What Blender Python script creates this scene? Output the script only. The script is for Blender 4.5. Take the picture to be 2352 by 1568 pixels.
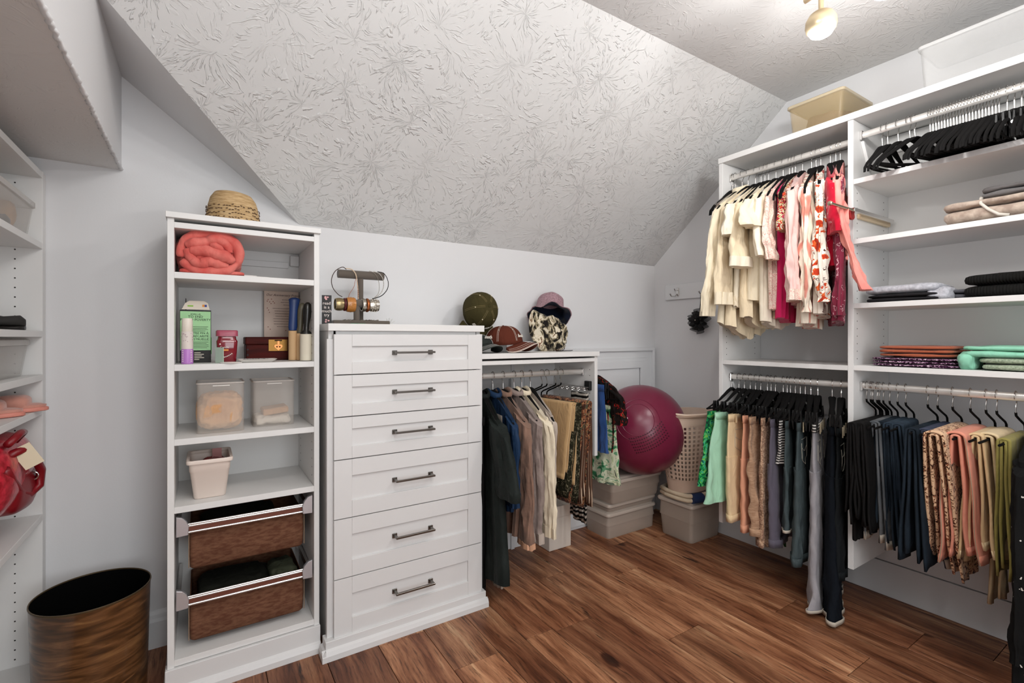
import bpy, bmesh, math, random
from mathutils import Vector, Matrix, noise
R = random.Random(7)
for o in list(bpy.data.objects): bpy.data.objects.remove(o)
SC = bpy.context.scene
COL = SC.collection
PI = math.pi
rad = math.radians

# ------------------------------------------------------------------ camera
cam = bpy.data.cameras.new('camera'); camo = bpy.data.objects.new('camera', cam); COL.objects.link(camo)
camo.location = (0, 0, 1.19)
camo.rotation_euler = (PI/2, 0, -rad(32.7))
cam.sensor_width = 36; cam.sensor_fit = 'HORIZONTAL'
cam.lens = 1107.0/2352*36
cam.shift_y = -(784-775)/2352.0
cam.clip_start = 0.02; cam.clip_end = 50
SC.camera = camo

# ------------------------------------------------------------------ world, light, exposure
w = bpy.data.worlds.new('world'); SC.world = w; w.use_nodes = True
w.node_tree.nodes['Background'].inputs[0].default_value = (0.9, 0.95, 1.0, 1)
w.node_tree.nodes['Background'].inputs[1].default_value = 0.35
vs = SC.view_settings
vs.view_transform = 'Standard'; vs.look = 'None'; vs.exposure = 0.14; vs.gamma = 1.0; vs.use_curve_mapping = False

def lamp(name, loc, power, color=(1, .985, .97), radius=.035):
    l = bpy.data.lights.new(name, 'POINT'); l.energy = power; l.color = color; l.shadow_soft_size = radius
    o = bpy.data.objects.new(name, l); COL.objects.link(o); o.location = loc; return o
# track heads (the first two belong to the fixture seen at the top right)
HEADS = [(1.745, .80, 2.24), (1.70, .60, 2.24), (.41, .60, 2.27), (.69, .70, 2.27)]
for k, (p, pw) in enumerate(zip(HEADS, (8.5, 8, 6.5, 6.5))):
    lamp('track_bulb_light', (p[0], p[1], p[2]-.085), pw)
# unseen area fill lights added behind the camera to lift the shade
al = bpy.data.lights.new('rear_fill_light', 'AREA'); al.shape = 'RECTANGLE'; al.size = 1.1; al.size_y = 1.9; al.energy = 27; al.color = (.93, .97, 1.0)
alo = bpy.data.objects.new('rear_fill_light', al); COL.objects.link(alo); alo.location = (.55, -1.42, 1.25); alo.rotation_euler = (rad(90), 0, 0)
al2 = bpy.data.lights.new('overhead_fill_light', 'AREA'); al2.shape = 'RECTANGLE'; al2.size = 1.6; al2.size_y = .7; al2.energy = 24; al2.color = (1, .985, .97)  # added overhead fill, not a real ceiling fixture
al2o = bpy.data.objects.new('overhead_fill_light', al2); COL.objects.link(al2o); al2o.location = (.45, -.75, 2.4); al2o.rotation_euler = (rad(12), 0, 0)

# ------------------------------------------------------------------ materials
def lin(c):
    if isinstance(c, str): c = [int(c[i:i+2], 16)/255 for i in (0, 2, 4)]
    return tuple((x/12.92 if x <= .04045 else ((x+.055)/1.055)**2.4) for x in c)+(1,)
MATS = {}
def mat(name, color, rough=.5, metal=0, spec=.5, bump=None, vary=None, trans=0, alpha=1, emit=0, sheen=0, coat=0, ior=1.45):
    if name in MATS: return MATS[name]
    m = bpy.data.materials.new(name); m.use_nodes = True; nt = m.node_tree; b = nt.nodes['Principled BSDF']
    b.inputs['Base Color'].default_value = lin(color); b.inputs['Roughness'].default_value = rough
    b.inputs['Metallic'].default_value = metal; b.inputs['Specular IOR Level'].default_value = spec
    b.inputs['Transmission Weight'].default_value = trans; b.inputs['Alpha'].default_value = alpha; b.inputs['IOR'].default_value = ior
    b.inputs['Sheen Weight'].default_value = sheen; b.inputs['Coat Weight'].default_value = coat
    if emit: b.inputs['Emission Color'].default_value = lin(color); b.inputs['Emission Strength'].default_value = emit
    tc = nt.nodes.new('ShaderNodeTexCoord')
    if vary:   # (scale, other colour, stretch vector)
        sc, c2, st = vary
        mp = nt.nodes.new('ShaderNodeMapping'); mp.inputs['Scale'].default_value = st; nt.links.new(tc.outputs['Object'], mp.inputs[0])
        n = nt.nodes.new('ShaderNodeTexNoise'); n.inputs['Scale'].default_value = sc; n.inputs['Detail'].default_value = 4; nt.links.new(mp.outputs[0], n.inputs[0])
        r = nt.nodes.new('ShaderNodeMapRange'); r.inputs[1].default_value = .35; r.inputs[2].default_value = .65; nt.links.new(n.outputs[0], r.inputs[0])
        x = nt.nodes.new('ShaderNodeMix'); x.data_type = 'RGBA'; x.inputs[6].default_value = lin(color); x.inputs[7].default_value = lin(c2)
        nt.links.new(r.outputs[0], x.inputs[0]); nt.links.new(x.outputs[2], b.inputs['Base Color'])
    if bump:
        sc, st, dist = bump
        n = nt.nodes.new('ShaderNodeTexNoise'); n.inputs['Scale'].default_value = sc; n.inputs['Detail'].default_value = 5; nt.links.new(tc.outputs['Object'], n.inputs[0])
        bp = nt.nodes.new('ShaderNodeBump'); bp.inputs['Strength'].default_value = st; bp.inputs['Distance'].default_value = dist
        nt.links.new(n.outputs[0], bp.inputs['Height']); nt.links.new(bp.outputs[0], b.inputs['Normal'])
    MATS[name] = m; return m
def bsdf(m): return m.node_tree.nodes['Principled BSDF']
def ramp(nt, stops):
    r = nt.nodes.new('ShaderNodeValToRGB'); e = r.color_ramp.elements
    while len(e) < len(stops): e.new(.5)
    for k, (p, c) in enumerate(stops): e[k].position = p; e[k].color = lin(c)
    return r

def stomp(name, color, strength, dist, dirv):
    """crow's-foot plaster: radial trowel ridges around random centres"""
    m = mat(name, color, .85, spec=.2); nt = m.node_tree; L = nt.links.new; N = nt.nodes.new
    tc = N('ShaderNodeTexCoord'); sx = N('ShaderNodeSeparateXYZ'); L(tc.outputs['Object'], sx.inputs[0])
    dp = N('ShaderNodeVectorMath'); dp.operation = 'DOT_PRODUCT'; dp.inputs[1].default_value = dirv; L(tc.outputs['Object'], dp.inputs[0])
    cb = N('ShaderNodeCombineXYZ'); L(sx.outputs[0], cb.inputs[0]); L(dp.outputs['Value'], cb.inputs[1])
    dn = N('ShaderNodeTexNoise'); dn.inputs['Scale'].default_value = 9; dn.inputs['Detail'].default_value = 2; L(cb.outputs[0], dn.inputs[0])
    sb = N('ShaderNodeVectorMath'); sb.operation = 'SUBTRACT'; sb.inputs[1].default_value = (.5, .5, .5); L(dn.outputs['Color'], sb.inputs[0])
    mu = N('ShaderNodeVectorMath'); mu.operation = 'SCALE'; mu.inputs['Scale'].default_value = .07; L(sb.outputs[0], mu.inputs[0])
    ad = N('ShaderNodeVectorMath'); L(cb.outputs[0], ad.inputs[0]); L(mu.outputs[0], ad.inputs[1])
    hs = []
    for (vsc, off) in ((3.6, 0), (4.6, 7.3)):
        of = N('ShaderNodeVectorMath'); of.inputs[1].default_value = (off, off, 0); L(ad.outputs[0], of.inputs[0])
        vo = N('ShaderNodeTexVoronoi'); vo.inputs['Scale'].default_value = vsc; vo.voronoi_dimensions = '2D'; L(of.outputs[0], vo.inputs['Vector'])
        df = N('ShaderNodeVectorMath'); df.operation = 'SUBTRACT'; L(of.outputs[0], df.inputs[0]); L(vo.outputs['Position'], df.inputs[1])
        s2 = N('ShaderNodeSeparateXYZ'); L(df.outputs[0], s2.inputs[0])
        at = N('ShaderNodeMath'); at.operation = 'ARCTAN2'; L(s2.outputs[1], at.inputs[0]); L(s2.outputs[0], at.inputs[1])
        ln = N('ShaderNodeVectorMath'); ln.operation = 'LENGTH'; L(df.outputs[0], ln.inputs[0])
        am = N('ShaderNodeMath'); am.operation = 'MULTIPLY'; am.inputs[1].default_value = 8.0; L(at.outputs[0], am.inputs[0])
        rm = N('ShaderNodeMath'); rm.operation = 'MULTIPLY'; rm.inputs[1].default_value = 17; L(ln.outputs['Value'], rm.inputs[0])
        sr = N('ShaderNodeSeparateColor'); L(vo.outputs['Color'], sr.inputs[0])
        sm = N('ShaderNodeMath'); sm.operation = 'MULTIPLY'; sm.inputs[1].default_value = 40; L(sr.outputs[0], sm.inputs[0])
        c3 = N('ShaderNodeCombineXYZ'); L(am.outputs[0], c3.inputs[0]); L(rm.outputs[0], c3.inputs[1]); L(sm.outputs[0], c3.inputs[2])
        n = N('ShaderNodeTexNoise'); n.inputs['Scale'].default_value = 1.0; n.inputs['Detail'].default_value = 2.5; n.inputs['Roughness'].default_value=.6; L(c3.outputs[0], n.inputs[0])
        c = N('ShaderNodeMapRange'); c.interpolation_type = 'SMOOTHSTEP'; c.inputs[1].default_value = .55; c.inputs[2].default_value = .63; L(n.outputs[0], c.inputs[0])
        hs.append(c)
    mk = N('ShaderNodeTexNoise'); mk.inputs['Scale'].default_value = 10; mk.inputs['Detail'].default_value = 3; L(cb.outputs[0], mk.inputs[0])
    mr = N('ShaderNodeMapRange'); mr.inputs[1].default_value = .42; mr.inputs[2].default_value = .58; L(mk.outputs[0], mr.inputs[0])
    mx = N('ShaderNodeMix'); L(mr.outputs[0], mx.inputs[0]); L(hs[0].outputs[0], mx.inputs[2]); L(hs[1].outputs[0], mx.inputs[3])
    mk2 = N('ShaderNodeTexNoise'); mk2.inputs['Scale'].default_value = 2.3; mk2.inputs['Detail'].default_value = 3; L(ad.outputs[0], mk2.inputs[0])
    mr2 = N('ShaderNodeMapRange'); mr2.inputs[1].default_value = .36; mr2.inputs[2].default_value = .58; mr2.inputs[3].default_value = .25; L(mk2.outputs[0], mr2.inputs[0])
    ml = N('ShaderNodeMath'); ml.operation = 'MULTIPLY'; L(mx.outputs[0], ml.inputs[0]); L(mr2.outputs[0], ml.inputs[1])
    bp = N('ShaderNodeBump'); bp.inputs['Strength'].default_value = strength; bp.inputs['Distance'].default_value = dist
    L(ml.outputs[0], bp.inputs['Height']); L(bp.outputs[0], bsdf(m).inputs['Normal'])
    return m

WALL = mat('wall_paint', 'dbdbdc', .8, spec=.25, bump=(180, .08, .002))
SLOPE = stomp('slope_plaster', 'd6d6d5', .7, .006, (0, -.757, .654))
CEILM = stomp('ceiling_plaster', 'cfcecd', .45, .005, (0, 1, 0))
BEAMM = stomp('soffit_plaster', 'dcdad8', .35, .004, (0, 1, 0))
TRIM = mat('trim_paint', 'dddedf', .45)
WHITE = mat('white_laminate', 'e2e1df', .42, spec=.4, bump=(60, .03, .001))
WHITE2 = mat('white_paint_front', 'dad9d8', .38, spec=.45)
HOLE = mat('pin_hole', '2a2724', .8)
CHROME = mat('chrome', 'd8d6d4', .18, 1)
NICKEL = mat('brushed_nickel', '77736e', .3, 1)
RODM = mat('rod_metal', 'e6e3de', .28, .55)
BLACKV = mat('black_velvet', '0f0e0e', .8, spec=.12)
BLACKP = mat('black_plastic', '121212', .4)

# ------------------------------------------------------------------ mesh helpers
class MB:
    def __init__(s): s.v = []; s.f = []; s.uv = None
    def add(s, vs, fs):
        n = len(s.v); s.v += [Vector(v) for v in vs]; s.f += [tuple(i+n for i in f) for f in fs]; return s
    def box(s, x0, x1, y0, y1, z0, z1):
        return s.add([(x0,y0,z0),(x1,y0,z0),(x1,y1,z0),(x0,y1,z0),(x0,y0,z1),(x1,y0,z1),(x1,y1,z1),(x0,y1,z1)],
                     [(0,3,2,1),(4,5,6,7),(0,1,5,4),(1,2,6,5),(2,3,7,6),(3,0,4,7)])
    def prism(s, pts, axis, a, b):
        """polygon pts (2D) extruded along axis from a to b"""
        def P(p, t): return {'x': (t, p[0], p[1]), 'y': (p[0], t, p[1]), 'z': (p[0], p[1], t)}[axis]
        n = len(pts)
        return s.add([P(p, a) for p in pts]+[P(p, b) for p in pts],
                     [tuple(range(n))[::-1], tuple(range(n, 2*n))]+[(i, (i+1) % n, n+(i+1) % n, n+i) for i in range(n)])
    def tube(s, pts, r, seg=8, cap=True, flat=None):
        pts = [Vector(p) for p in pts]; rs = r if isinstance(r, (list, tuple)) else [r]*len(pts)
        rings = []; up = None
        for i, p in enumerate(pts):
            d = (pts[min(i+1, len(pts)-1)]-pts[max(i-1, 0)]).normalized()
            if up is None: up = Vector((0, 0, 1)) if abs(d.z) < .9 else Vector((1, 0, 0))
            a = d.cross(up).normalized(); b = a.cross(d).normalized(); up = b
            rings.append([p+(a*math.cos(2*PI*k/seg)+b*math.sin(2*PI*k/seg)*(flat or 1))*rs[i] for k in range(seg)])
        return s.loft(rings, cap)
    def loft(s, rings, cap=True, capend=None):
        m = len(rings[0]); vs = [v for r in rings for v in r]; fs = []
        for i in range(len(rings)-1):
            for k in range(m): fs.append((i*m+k, i*m+(k+1) % m, (i+1)*m+(k+1) % m, (i+1)*m+k))
        if cap: fs.append(tuple(range(m))[::-1]); fs.append(tuple(range((len(rings)-1)*m, len(rings)*m)))
        return s.add(vs, fs)
    def lathe(s, prof, c=(0, 0, 0), seg=24, axis='z', cap=False):
        rings = []
        for (r, z) in prof:
            ring = []
            for k in range(seg):
                a = 2*PI*k/seg; x, y = r*math.cos(a), r*math.sin(a)
                ring.append(Vector(c)+Vector({'z': (x, y, z), 'y': (x, z, y), 'x': (z, x, y)}[axis]))
            rings.append(ring)
        return s.loft(rings, cap)
    def sphere(s, c, r, seg=12, sq=(1, 1, 1)):
        n = seg//2; rings = []
        for i in range(n+1):
            a = PI*i/n; rings.append([Vector((c[0]+r*sq[0]*max(math.sin(a), .02)*math.cos(2*PI*k/seg), c[1]+r*sq[1]*max(math.sin(a), .02)*math.sin(2*PI*k/seg), c[2]+r*sq[2]*math.cos(a))) for k in range(seg)])
        return s.loft(rings, True)
    def xf(s, M): s.v = [M @ v for v in s.v]; return s
def rnd_rect(w, d, r, n=4, cx=0, cy=0):
    out = []
    for (sx, sy, a0) in ((1, 1, 0), (-1, 1, 90), (-1, -1, 180), (1, -1, 270)):
        for k in range(n+1):
            a = rad(a0+90*k/n); out.append((cx+sx*(w/2-r)+r*math.cos(a), cy+sy*(d/2-r)+r*math.sin(a)))
    return out
WM = {}
def mk(name, mb, m, parent=None, smooth=False, bevel=0, world=True, label=None, kind=None, solid=0, sub=0):
    me = bpy.data.meshes.new(name)
    vs = mb.v
    if parent is not None and world:
        inv = WM[parent.name].inverted(); vs = [inv @ v for v in vs]
    me.from_pydata([tuple(v) for v in vs], [], mb.f)
    if bevel or True:
        bm = bmesh.new(); bm.from_mesh(me)
        bmesh.ops.recalc_face_normals(bm, faces=bm.faces)
        if bevel: bmesh.ops.bevel(bm, geom=list(bm.edges), offset=bevel, segments=1, affect='EDGES')
        bm.to_mesh(me); bm.free()
    ms = m if isinstance(m, (list, tuple)) else [m]
    for x in ms: me.materials.append(x)
    if smooth:
        me.polygons.foreach_set('use_smooth', [True]*len(me.polygons))
        if smooth != 'all':
            try: me.set_sharp_from_angle(angle=rad(50))
            except Exception: pass
    o = bpy.data.objects.new(name, me); COL.objects.link(o)
    if parent is not None:
        o.parent = parent; WM[o.name] = WM[parent.name].copy()
    else: WM[o.name] = Matrix()
    if solid:
        md = o.modifiers.new('solid', 'SOLIDIFY'); md.thickness = solid; md.offset = 0
    if sub:
        md = o.modifiers.new('sub', 'SUBSURF'); md.levels = sub; md.render_levels = sub
    if label: o['label'] = label
    if kind: o['kind'] = kind
    return o
def thing(name, label, cat, loc=(0, 0, 0), rot=(0, 0, 0), group=None):
    o = bpy.data.objects.new(name, None); COL.objects.link(o); o.empty_display_size = .05
    o.location = loc; o.rotation_euler = rot if isinstance(rot, tuple) else (0, 0, rot)
    o['label'] = label; o['category'] = cat
    if group: o['group'] = group
    WM[o.name] = Matrix.Translation(loc) @ o.rotation_euler.to_matrix().to_4x4()
    return o
def tag(o, label, cat, group=None):
    o['label'] = label; o['category'] = cat
    if group: o['group'] = group
    return o
def copytree(src, loc, rot=None, label=None, group=None, parent=None):
    c = src.copy(); COL.objects.link(c); c.location = loc
    if rot is not None: c.rotation_euler = rot if isinstance(rot, tuple) else (0, 0, rot)
    if label: c['label'] = label
    if group: c['group'] = group
    WM[c.name] = Matrix.Translation(loc) @ c.rotation_euler.to_matrix().to_4x4()
    for ch in list(src.children):
        d = ch.copy(); COL.objects.link(d); d.parent = c; d.location = ch.location; WM[d.name] = WM[c.name]
        for g in list(ch.children):
            e = g.copy(); COL.objects.link(e); e.parent = d; WM[e.name] = WM[c.name]
    return c
def B(*a): return MB().box(*a)
def struct(name, mb, m, **k): return mk(name, mb, m, kind='structure', **k)

# ------------------------------------------------------------------ room shell
YB, XR, ZC, XL, YF = 2.307, 2.668, 2.468, -.83, -1.5
XD = -.255                     # dormer side wall / soffit face
KN = 1.69                      # knee wall height
t1 = (2.463-KN)/(YB-1.40)      # main slope
yr = YB-(ZC-KN)/t1             # where main slope meets flat ceiling
t2 = (2.172-1.687)/(.365+.261) # dormer slope, falling towards +x
def s1(y): return KN+t1*(YB-y)
def s2(x): return 2.172-t2*(x+.261)
# floor: planks on a dark slab
fl = struct('floor', B(XL-.05, XR+.05, YF-.05, YB+.05, -.06, -.006), mat('floor_slab', '2b1a10', .9))
wood = mat('plank_wood', '8a5230', .42, spec=.4)
nt = wood.node_tree; N = nt.nodes.new; L = nt.links.new
tc = N('ShaderNodeTexCoord'); oi = N('ShaderNodeObjectInfo'); mo = N('ShaderNodeVectorMath'); mo.operation = 'SCALE'
cbn = N('ShaderNodeCombineXYZ'); L(oi.outputs['Random'], cbn.inputs[0]); L(oi.outputs['Random'], cbn.inputs[1]); L(oi.outputs['Random'], cbn.inputs[2])
L(cbn.outputs[0], mo.inputs[0]); mo.inputs['Scale'].default_value = 37
ad = N('ShaderNodeVectorMath'); L(tc.outputs['Object'], ad.inputs[0]); L(mo.outputs[0], ad.inputs[1])
wn = N('ShaderNodeTexNoise'); wn.inputs['Scale'].default_value = 2.2; wn.inputs['Detail'].default_value = 3; L(ad.outputs[0], wn.inputs[0])
ws = N('ShaderNodeVectorMath'); ws.operation = 'SUBTRACT'; ws.inputs[1].default_value = (.5,.5,.5); L(wn.outputs['Color'], ws.inputs[0])
wk = N('ShaderNodeVectorMath'); wk.operation = 'MULTIPLY'; wk.inputs[1].default_value = (.055, .0, .0); L(ws.outputs[0], wk.inputs[0])
a2 = N('ShaderNodeVectorMath'); L(ad.outputs[0], a2.inputs[0]); L(wk.outputs[0], a2.inputs[1])
def strn(sx, sy, sc, det, ro=.55):
    mp = N('ShaderNodeMapping'); mp.inputs['Scale'].default_value = (sx, sy, 1); L(a2.outputs[0], mp.inputs[0])
    n = N('ShaderNodeTexNoise'); n.inputs['Scale'].default_value = sc; n.inputs['Detail'].default_value = det; n.inputs['Roughness'].default_value = ro; L(mp.outputs[0], n.inputs[0]); return n
g1 = strn(13, 1.1, 1.5, 8, .62); g2 = strn(75, 5.0, 1.6, 5, .75); g3 = strn(34, 4.0, 1.0, 4, .6); g4 = strn(4.2, .6, 1.2, 3)
r1 = ramp(nt, [(.27, '4a2b1c'), (.40, '845438'), (.50, 'a47252'), (.60, 'bd8b67'), (.72, 'dfbc94')]); L(g1.outputs[0], r1.inputs[0])
r2 = ramp(nt, [(.36, '6a5a50'), (.47, 'e0d8d2'), (.60, 'ffffff')]); L(g2.outputs[0], r2.inputs[0])
m1 = N('ShaderNodeMix'); m1.data_type = 'RGBA'; m1.blend_type = 'MULTIPLY'; m1.inputs[0].default_value = .75; L(r1.outputs[0], m1.inputs[6]); L(r2.outputs[0], m1.inputs[7])
r3 = ramp(nt, [(.29, '20130c'), (.36, 'ffffff')]); L(g3.outputs[0], r3.inputs[0])
m2 = N('ShaderNodeMix'); m2.data_type = 'RGBA'; m2.blend_type = 'MULTIPLY'; m2.inputs[0].default_value = .9; L(m1.outputs[2], m2.inputs[6]); L(r3.outputs[0], m2.inputs[7])
r4 = ramp(nt, [(.35, 'b49a90'), (.55, 'ffffff')]); L(g4.outputs[0], r4.inputs[0])
m3 = N('ShaderNodeMix'); m3.data_type = 'RGBA'; m3.blend_type = 'MULTIPLY'; m3.inputs[0].default_value = .8; L(m2.outputs[2], m3.inputs[6]); L(r4.outputs[0], m3.inputs[7])
# knots
vk = N('ShaderNodeMapping'); vk.inputs['Scale'].default_value = (3.1, 1.5, 1); L(a2.outputs[0], vk.inputs[0])
vo = N('ShaderNodeTexVoronoi'); vo.inputs['Scale'].default_value = 1.2; L(vk.outputs[0], vo.inputs['Vector'])
rk = ramp(nt, [(.02, '2a170d'), (.07, '6a3c22'), (.10, 'ffffff')]); L(vo.outputs['Distance'], rk.inputs[0])
m4 = N('ShaderNodeMix'); m4.data_type = 'RGBA'; m4.blend_type = 'MULTIPLY'; m4.inputs[0].default_value = .85; L(m3.outputs[2], m4.inputs[6]); L(rk.outputs[0], m4.inputs[7])
hv = N('ShaderNodeHueSaturation'); L(m4.outputs[2], hv.inputs['Color'])
vr = N('ShaderNodeMapRange'); vr.inputs[3].default_value = .82; vr.inputs[4].default_value = 1.18; L(oi.outputs['Random'], vr.inputs[0]); L(vr.outputs[0], hv.inputs['Value'])
L(hv.outputs[0], bsdf(wood).inputs['Base Color'])
bp = N('ShaderNodeBump'); bp.inputs['Strength'].default_value = .25; bp.inputs['Distance'].default_value = .001; L(m3.outputs[2], bp.inputs['Height']); L(bp.outputs[0], bsdf(wood).inputs['Normal'])
edges = [XL, -.73, -.55, -.365, -.18, .005, .19, .385, .572, .757, .944, 1.074, 1.204, 1.383, 1.545, 1.729, 1.91, 2.09, 2.27, 2.45, 2.63, XR]
JO = {9: 1.563, 8: .62, 12: 1.548, 14: 1.265, 10: .9, 13: .7, 15: 1.75, 7: 1.2, 11: .35}
for k in range(len(edges)-1):
    y = JO.get(k, R.uniform(.1, 1.2)); cuts = sorted({YF, y, YB, y-1.22, y-2.44, y+1.22})
    cuts = [c for c in cuts if YF <= c <= YB]
    for a, b in zip(cuts, cuts[1:]):
        g = .0011
        mk('plank', B(edges[k]+g, edges[k+1]-g, a+g, b-g, -.006, 0.0), wood, fl, bevel=.0012)
# walls
T = .08
struct('wall_back', MB().prism([(XL-T, -.06), (XR+T, -.06), (XR+T, KN+.0), (.362, KN+.0), (XD, s2(XD)), (XD, 2.6), (XL-T, 2.6)], 'y', YB, YB+T), WALL)
struct('wall_right', B(XR, XR+T, YF-T, YB+T, -.06, ZC+T), WALL)
struct('wall_left', B(XL-T, XL, YF-T, YB+T, -.06, ZC+T), WALL)
wf = struct('wall_front', B(XL-T, .1, YF-T, YF, -.06, ZC+T).box(1.3, XR+T, YF-T, YF, -.06, ZC+T).box(.1, 1.3, YF-T, YF, 2.05, ZC+T), WALL)
SOFZ = 1.817
struct('wall_dormer', B(XD-.05, XD, YF, YB, SOFZ+.001, ZC+.02), WALL)
struct('ceiling_soffit', B(XL-T, XD-.001, YF, YB, SOFZ-.001, SOFZ-.0001), BEAMM)
# rough plaster bead along the soffit edge
bd = MB(); pts = []; n = 420
for i in range(n+1):
    y = YF+(YB-YF)*i/n
    pts.append((XD-.001+R.uniform(-.0018, .0018), y, SOFZ+.001+R.uniform(-.002, .0015)))
bd.tube(pts, [.0055+R.uniform(-.001, .002) for _ in pts], 6)
struct('trim_1', bd, WALL, smooth='all')
# ceilings: flat, main slope, dormer slope (upper one of the two wins)
struct('ceiling', B(XD-.05, XR+T, YF-T, yr+.02, ZC, ZC+T), CEILM)
def vy(x): # y of valley between slopes at x
    return YB-(s2(x)-KN)/t1
xv = 2.172
# x where dormer slope reaches flat ceiling is left of XD, so cut at XD
xk = .362
nvec = Vector((0, t1, 1)).normalized()*.06
def slab(pts, nv):
    m = MB(); n = len(pts); return m.add([Vector(p) for p in pts]+[Vector(p)+nv for p in pts], [tuple(range(n)), tuple(range(n, 2*n))[::-1]]+[(i, (i+1) % n, n+(i+1) % n, n+i) for i in range(n)])
struct('ceiling_slope', slab([(xk, YB, KN), (XR, YB, KN), (XR, yr, ZC), (XD, yr, ZC), (XD, vy(XD), s2(XD))], nvec), SLOPE)
nv2 = Vector((t2, 0, 1)).normalized()*.06
struct('ceiling_dormer', slab([(xk, YB, KN), (XD, YB, s2(XD)), (XD, vy(XD), s2(XD))], nv2), WALL)
# baseboards
def baseboard(name, pts_axis, a, b, c, flip):
    prof = [(0, 0), (.016, 0), (.016, .10), (.012, .112), (.010, .125), (.004, .137), (0, .14)]
    m = MB()
    if pts_axis == 'x': m.prism([(c+flip*p[0], p[1]) for p in prof], 'x', a, b)
    else: m.prism([(c+flip*p[0], p[1]) for p in prof], 'y', a, b)
    return struct(name, m, TRIM)
baseboard('baseboard_back', 'x', XL, 1.735, YB, -1)
baseboard('baseboard_left', 'y', YF, YB, XL, 1)
# tall right skirting in two courses
struct('baseboard_right', B(XR-.016, XR, YF, YB, 0, .155), TRIM, bevel=.001)
struct('trim_2', B(XR-.012, XR, YF, 1.52, .159, .30), TRIM, bevel=.001)

# ------------------------------------------------------------------ knee wall access door
dr = struct('door_1', B(1.60, 2.505, YB-.012, YB-.001, .02, 1.02), TRIM)
cas = MB()
X0, X1, Z1, CW = 1.55, 2.55, 1.03, .095
for (a, b, dpt) in ((0, .03, .034), (.03, .06, .026), (.06, CW, .018)):
    cas.add([(X0-CW+a-0.0, YB-dpt, 0)], [])
cas = MB()
def frame_ring(m, o0, o1, y0, y1):   # o: offset outward from opening
    m.prism([(X0-o0, 0), (X0-o1, 0), (X0-o1, Z1+o1), (X1+o1, Z1+o1), (X1+o1, 0), (X1+o0, 0), (X1+o0, Z1+o0), (X0-o0, Z1+o0)], 'y', y0, y1)
frame_ring(cas, 0, .022, YB-.020, YB); frame_ring(cas, .022, .07, YB-.014, YB); frame_ring(cas, .07, .092, YB-.030, YB)
mk('casing', cas, TRIM, dr, bevel=.0012)
mk('inner_stop', MB().prism([(X0, 0), (X0-.0, Z1), (X1, Z1), (X1, 0), (X1-.04, 0), (X1-.04, Z1-.045), (X0+.04, Z1-.045), (X0+.04, 0)], 'y', YB-.024, YB-.010), TRIM, dr, bevel=.001)
# ------------------------------------------------------------------ furniture: tower
def holes(parent, x, ys, z0, z1, nx, sp=.032, r=.0026):
    """columns of shelf pin holes in a vertical panel; x plane, nx=+-1 face direction (or 'y' plane when nx is a string)"""
    m = MB()
    z = z0
    while z < z1:
        for y in ys:
            if nx in (1, -1):
                c = [(x, y+r*math.cos(k*PI/3), z+r*math.sin(k*PI/3)) for k in range(6)]; d = Vector((-nx*.0015, 0, 0)); e = Vector((nx*.0004, 0, 0))
            else:
                c = [(y+r*math.cos(k*PI/3), x, z+r*math.sin(k*PI/3)) for k in range(6)]; d = Vector((0, .0015, 0)); e = Vector((0, -.0004, 0))
            c = [Vector(q)+e for q in c]
            m.loft([[q-e*0 for q in c], [q+d for q in c]])
        z += sp
    return mk('pin_hole_row', m, HOLE, parent, kind='stuff')

TW0, TW1, TY, TB = -.098, .375, 1.945, YB-.002
tw = thing('shelf_tower', 'narrow white open shelf tower with straw hat on top and two pull-out baskets', 'shelf unit', (TW0, TY, 0))
mk('side_panel', B(TW0, TW0+.019, TY, TB, .0, 1.585), WHITE, tw, bevel=.0008)
mk('side_panel', B(TW1-.019, TW1, TY, TB, .0, 1.585), WHITE, tw, bevel=.0008)
mk('top_board', B(TW0-.004, TW1+.004, TY-.012, TB, 1.585, 1.604), WHITE, tw, bevel=.001)
mk('top_rail', B(TW0+.019, TW1-.019, TY, TB, 1.554, 1.573), WHITE, tw, bevel=.0008)
mk('back_panel', B(TW0+.019, TW1-.019, TB-.006, TB, .12, 1.56), WHITE, tw)
SHZ = [1.408, 1.100, .852, .627]
for z in SHZ: mk('shelf', B(TW0+.019, TW1-.019, TY+.001, TB-.006, z-.021, z), WHITE, tw, bevel=.0008)
mk('bottom_shelf', B(TW0+.019, TW1-.019, TY+.001, TB-.006, .10, .121), WHITE, tw, bevel=.0008)
mk('toe_board', B(TW0-.006, TW1+.002, TY-.01, TY+.03, .0, .098), WHITE2, tw, bevel=.0015)
mk('shoe_molding', MB().prism([(TY-.01, 0), (TY-.024, 0), (TY-.024, .02), (TY-.018, .034), (TY-.01, .04)], 'x', TW0-.014, TW1+.002), WHITE2, tw)
mk('shoe_molding', MB().prism([(TW0-.0005, 0), (TW0-.0135, 0), (TW0-.0135, .0195), (TW0-.008, .0335), (TW0-.0005, .0395)], 'y', TY-.023, TB-.02), WHITE2, tw)
holes(tw, TW1-.019, (TY+.04, TY+.30), 1.13, 1.38, -1); holes(tw, TW1-.019, (TY+.04, TY+.30), .66, 1.08, -1)
mk('rail_cover', B(TW1-.055, TW1-.020, TB-.03, TB-.007, 1.50, 1.545), WHITE2, tw, bevel=.002)
mk('hanging_rail', B(TW0+.02, TW1-.06, TB-.018, TB-.007, 1.49, 1.515), WHITE2, tw, bevel=.001)

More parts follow.
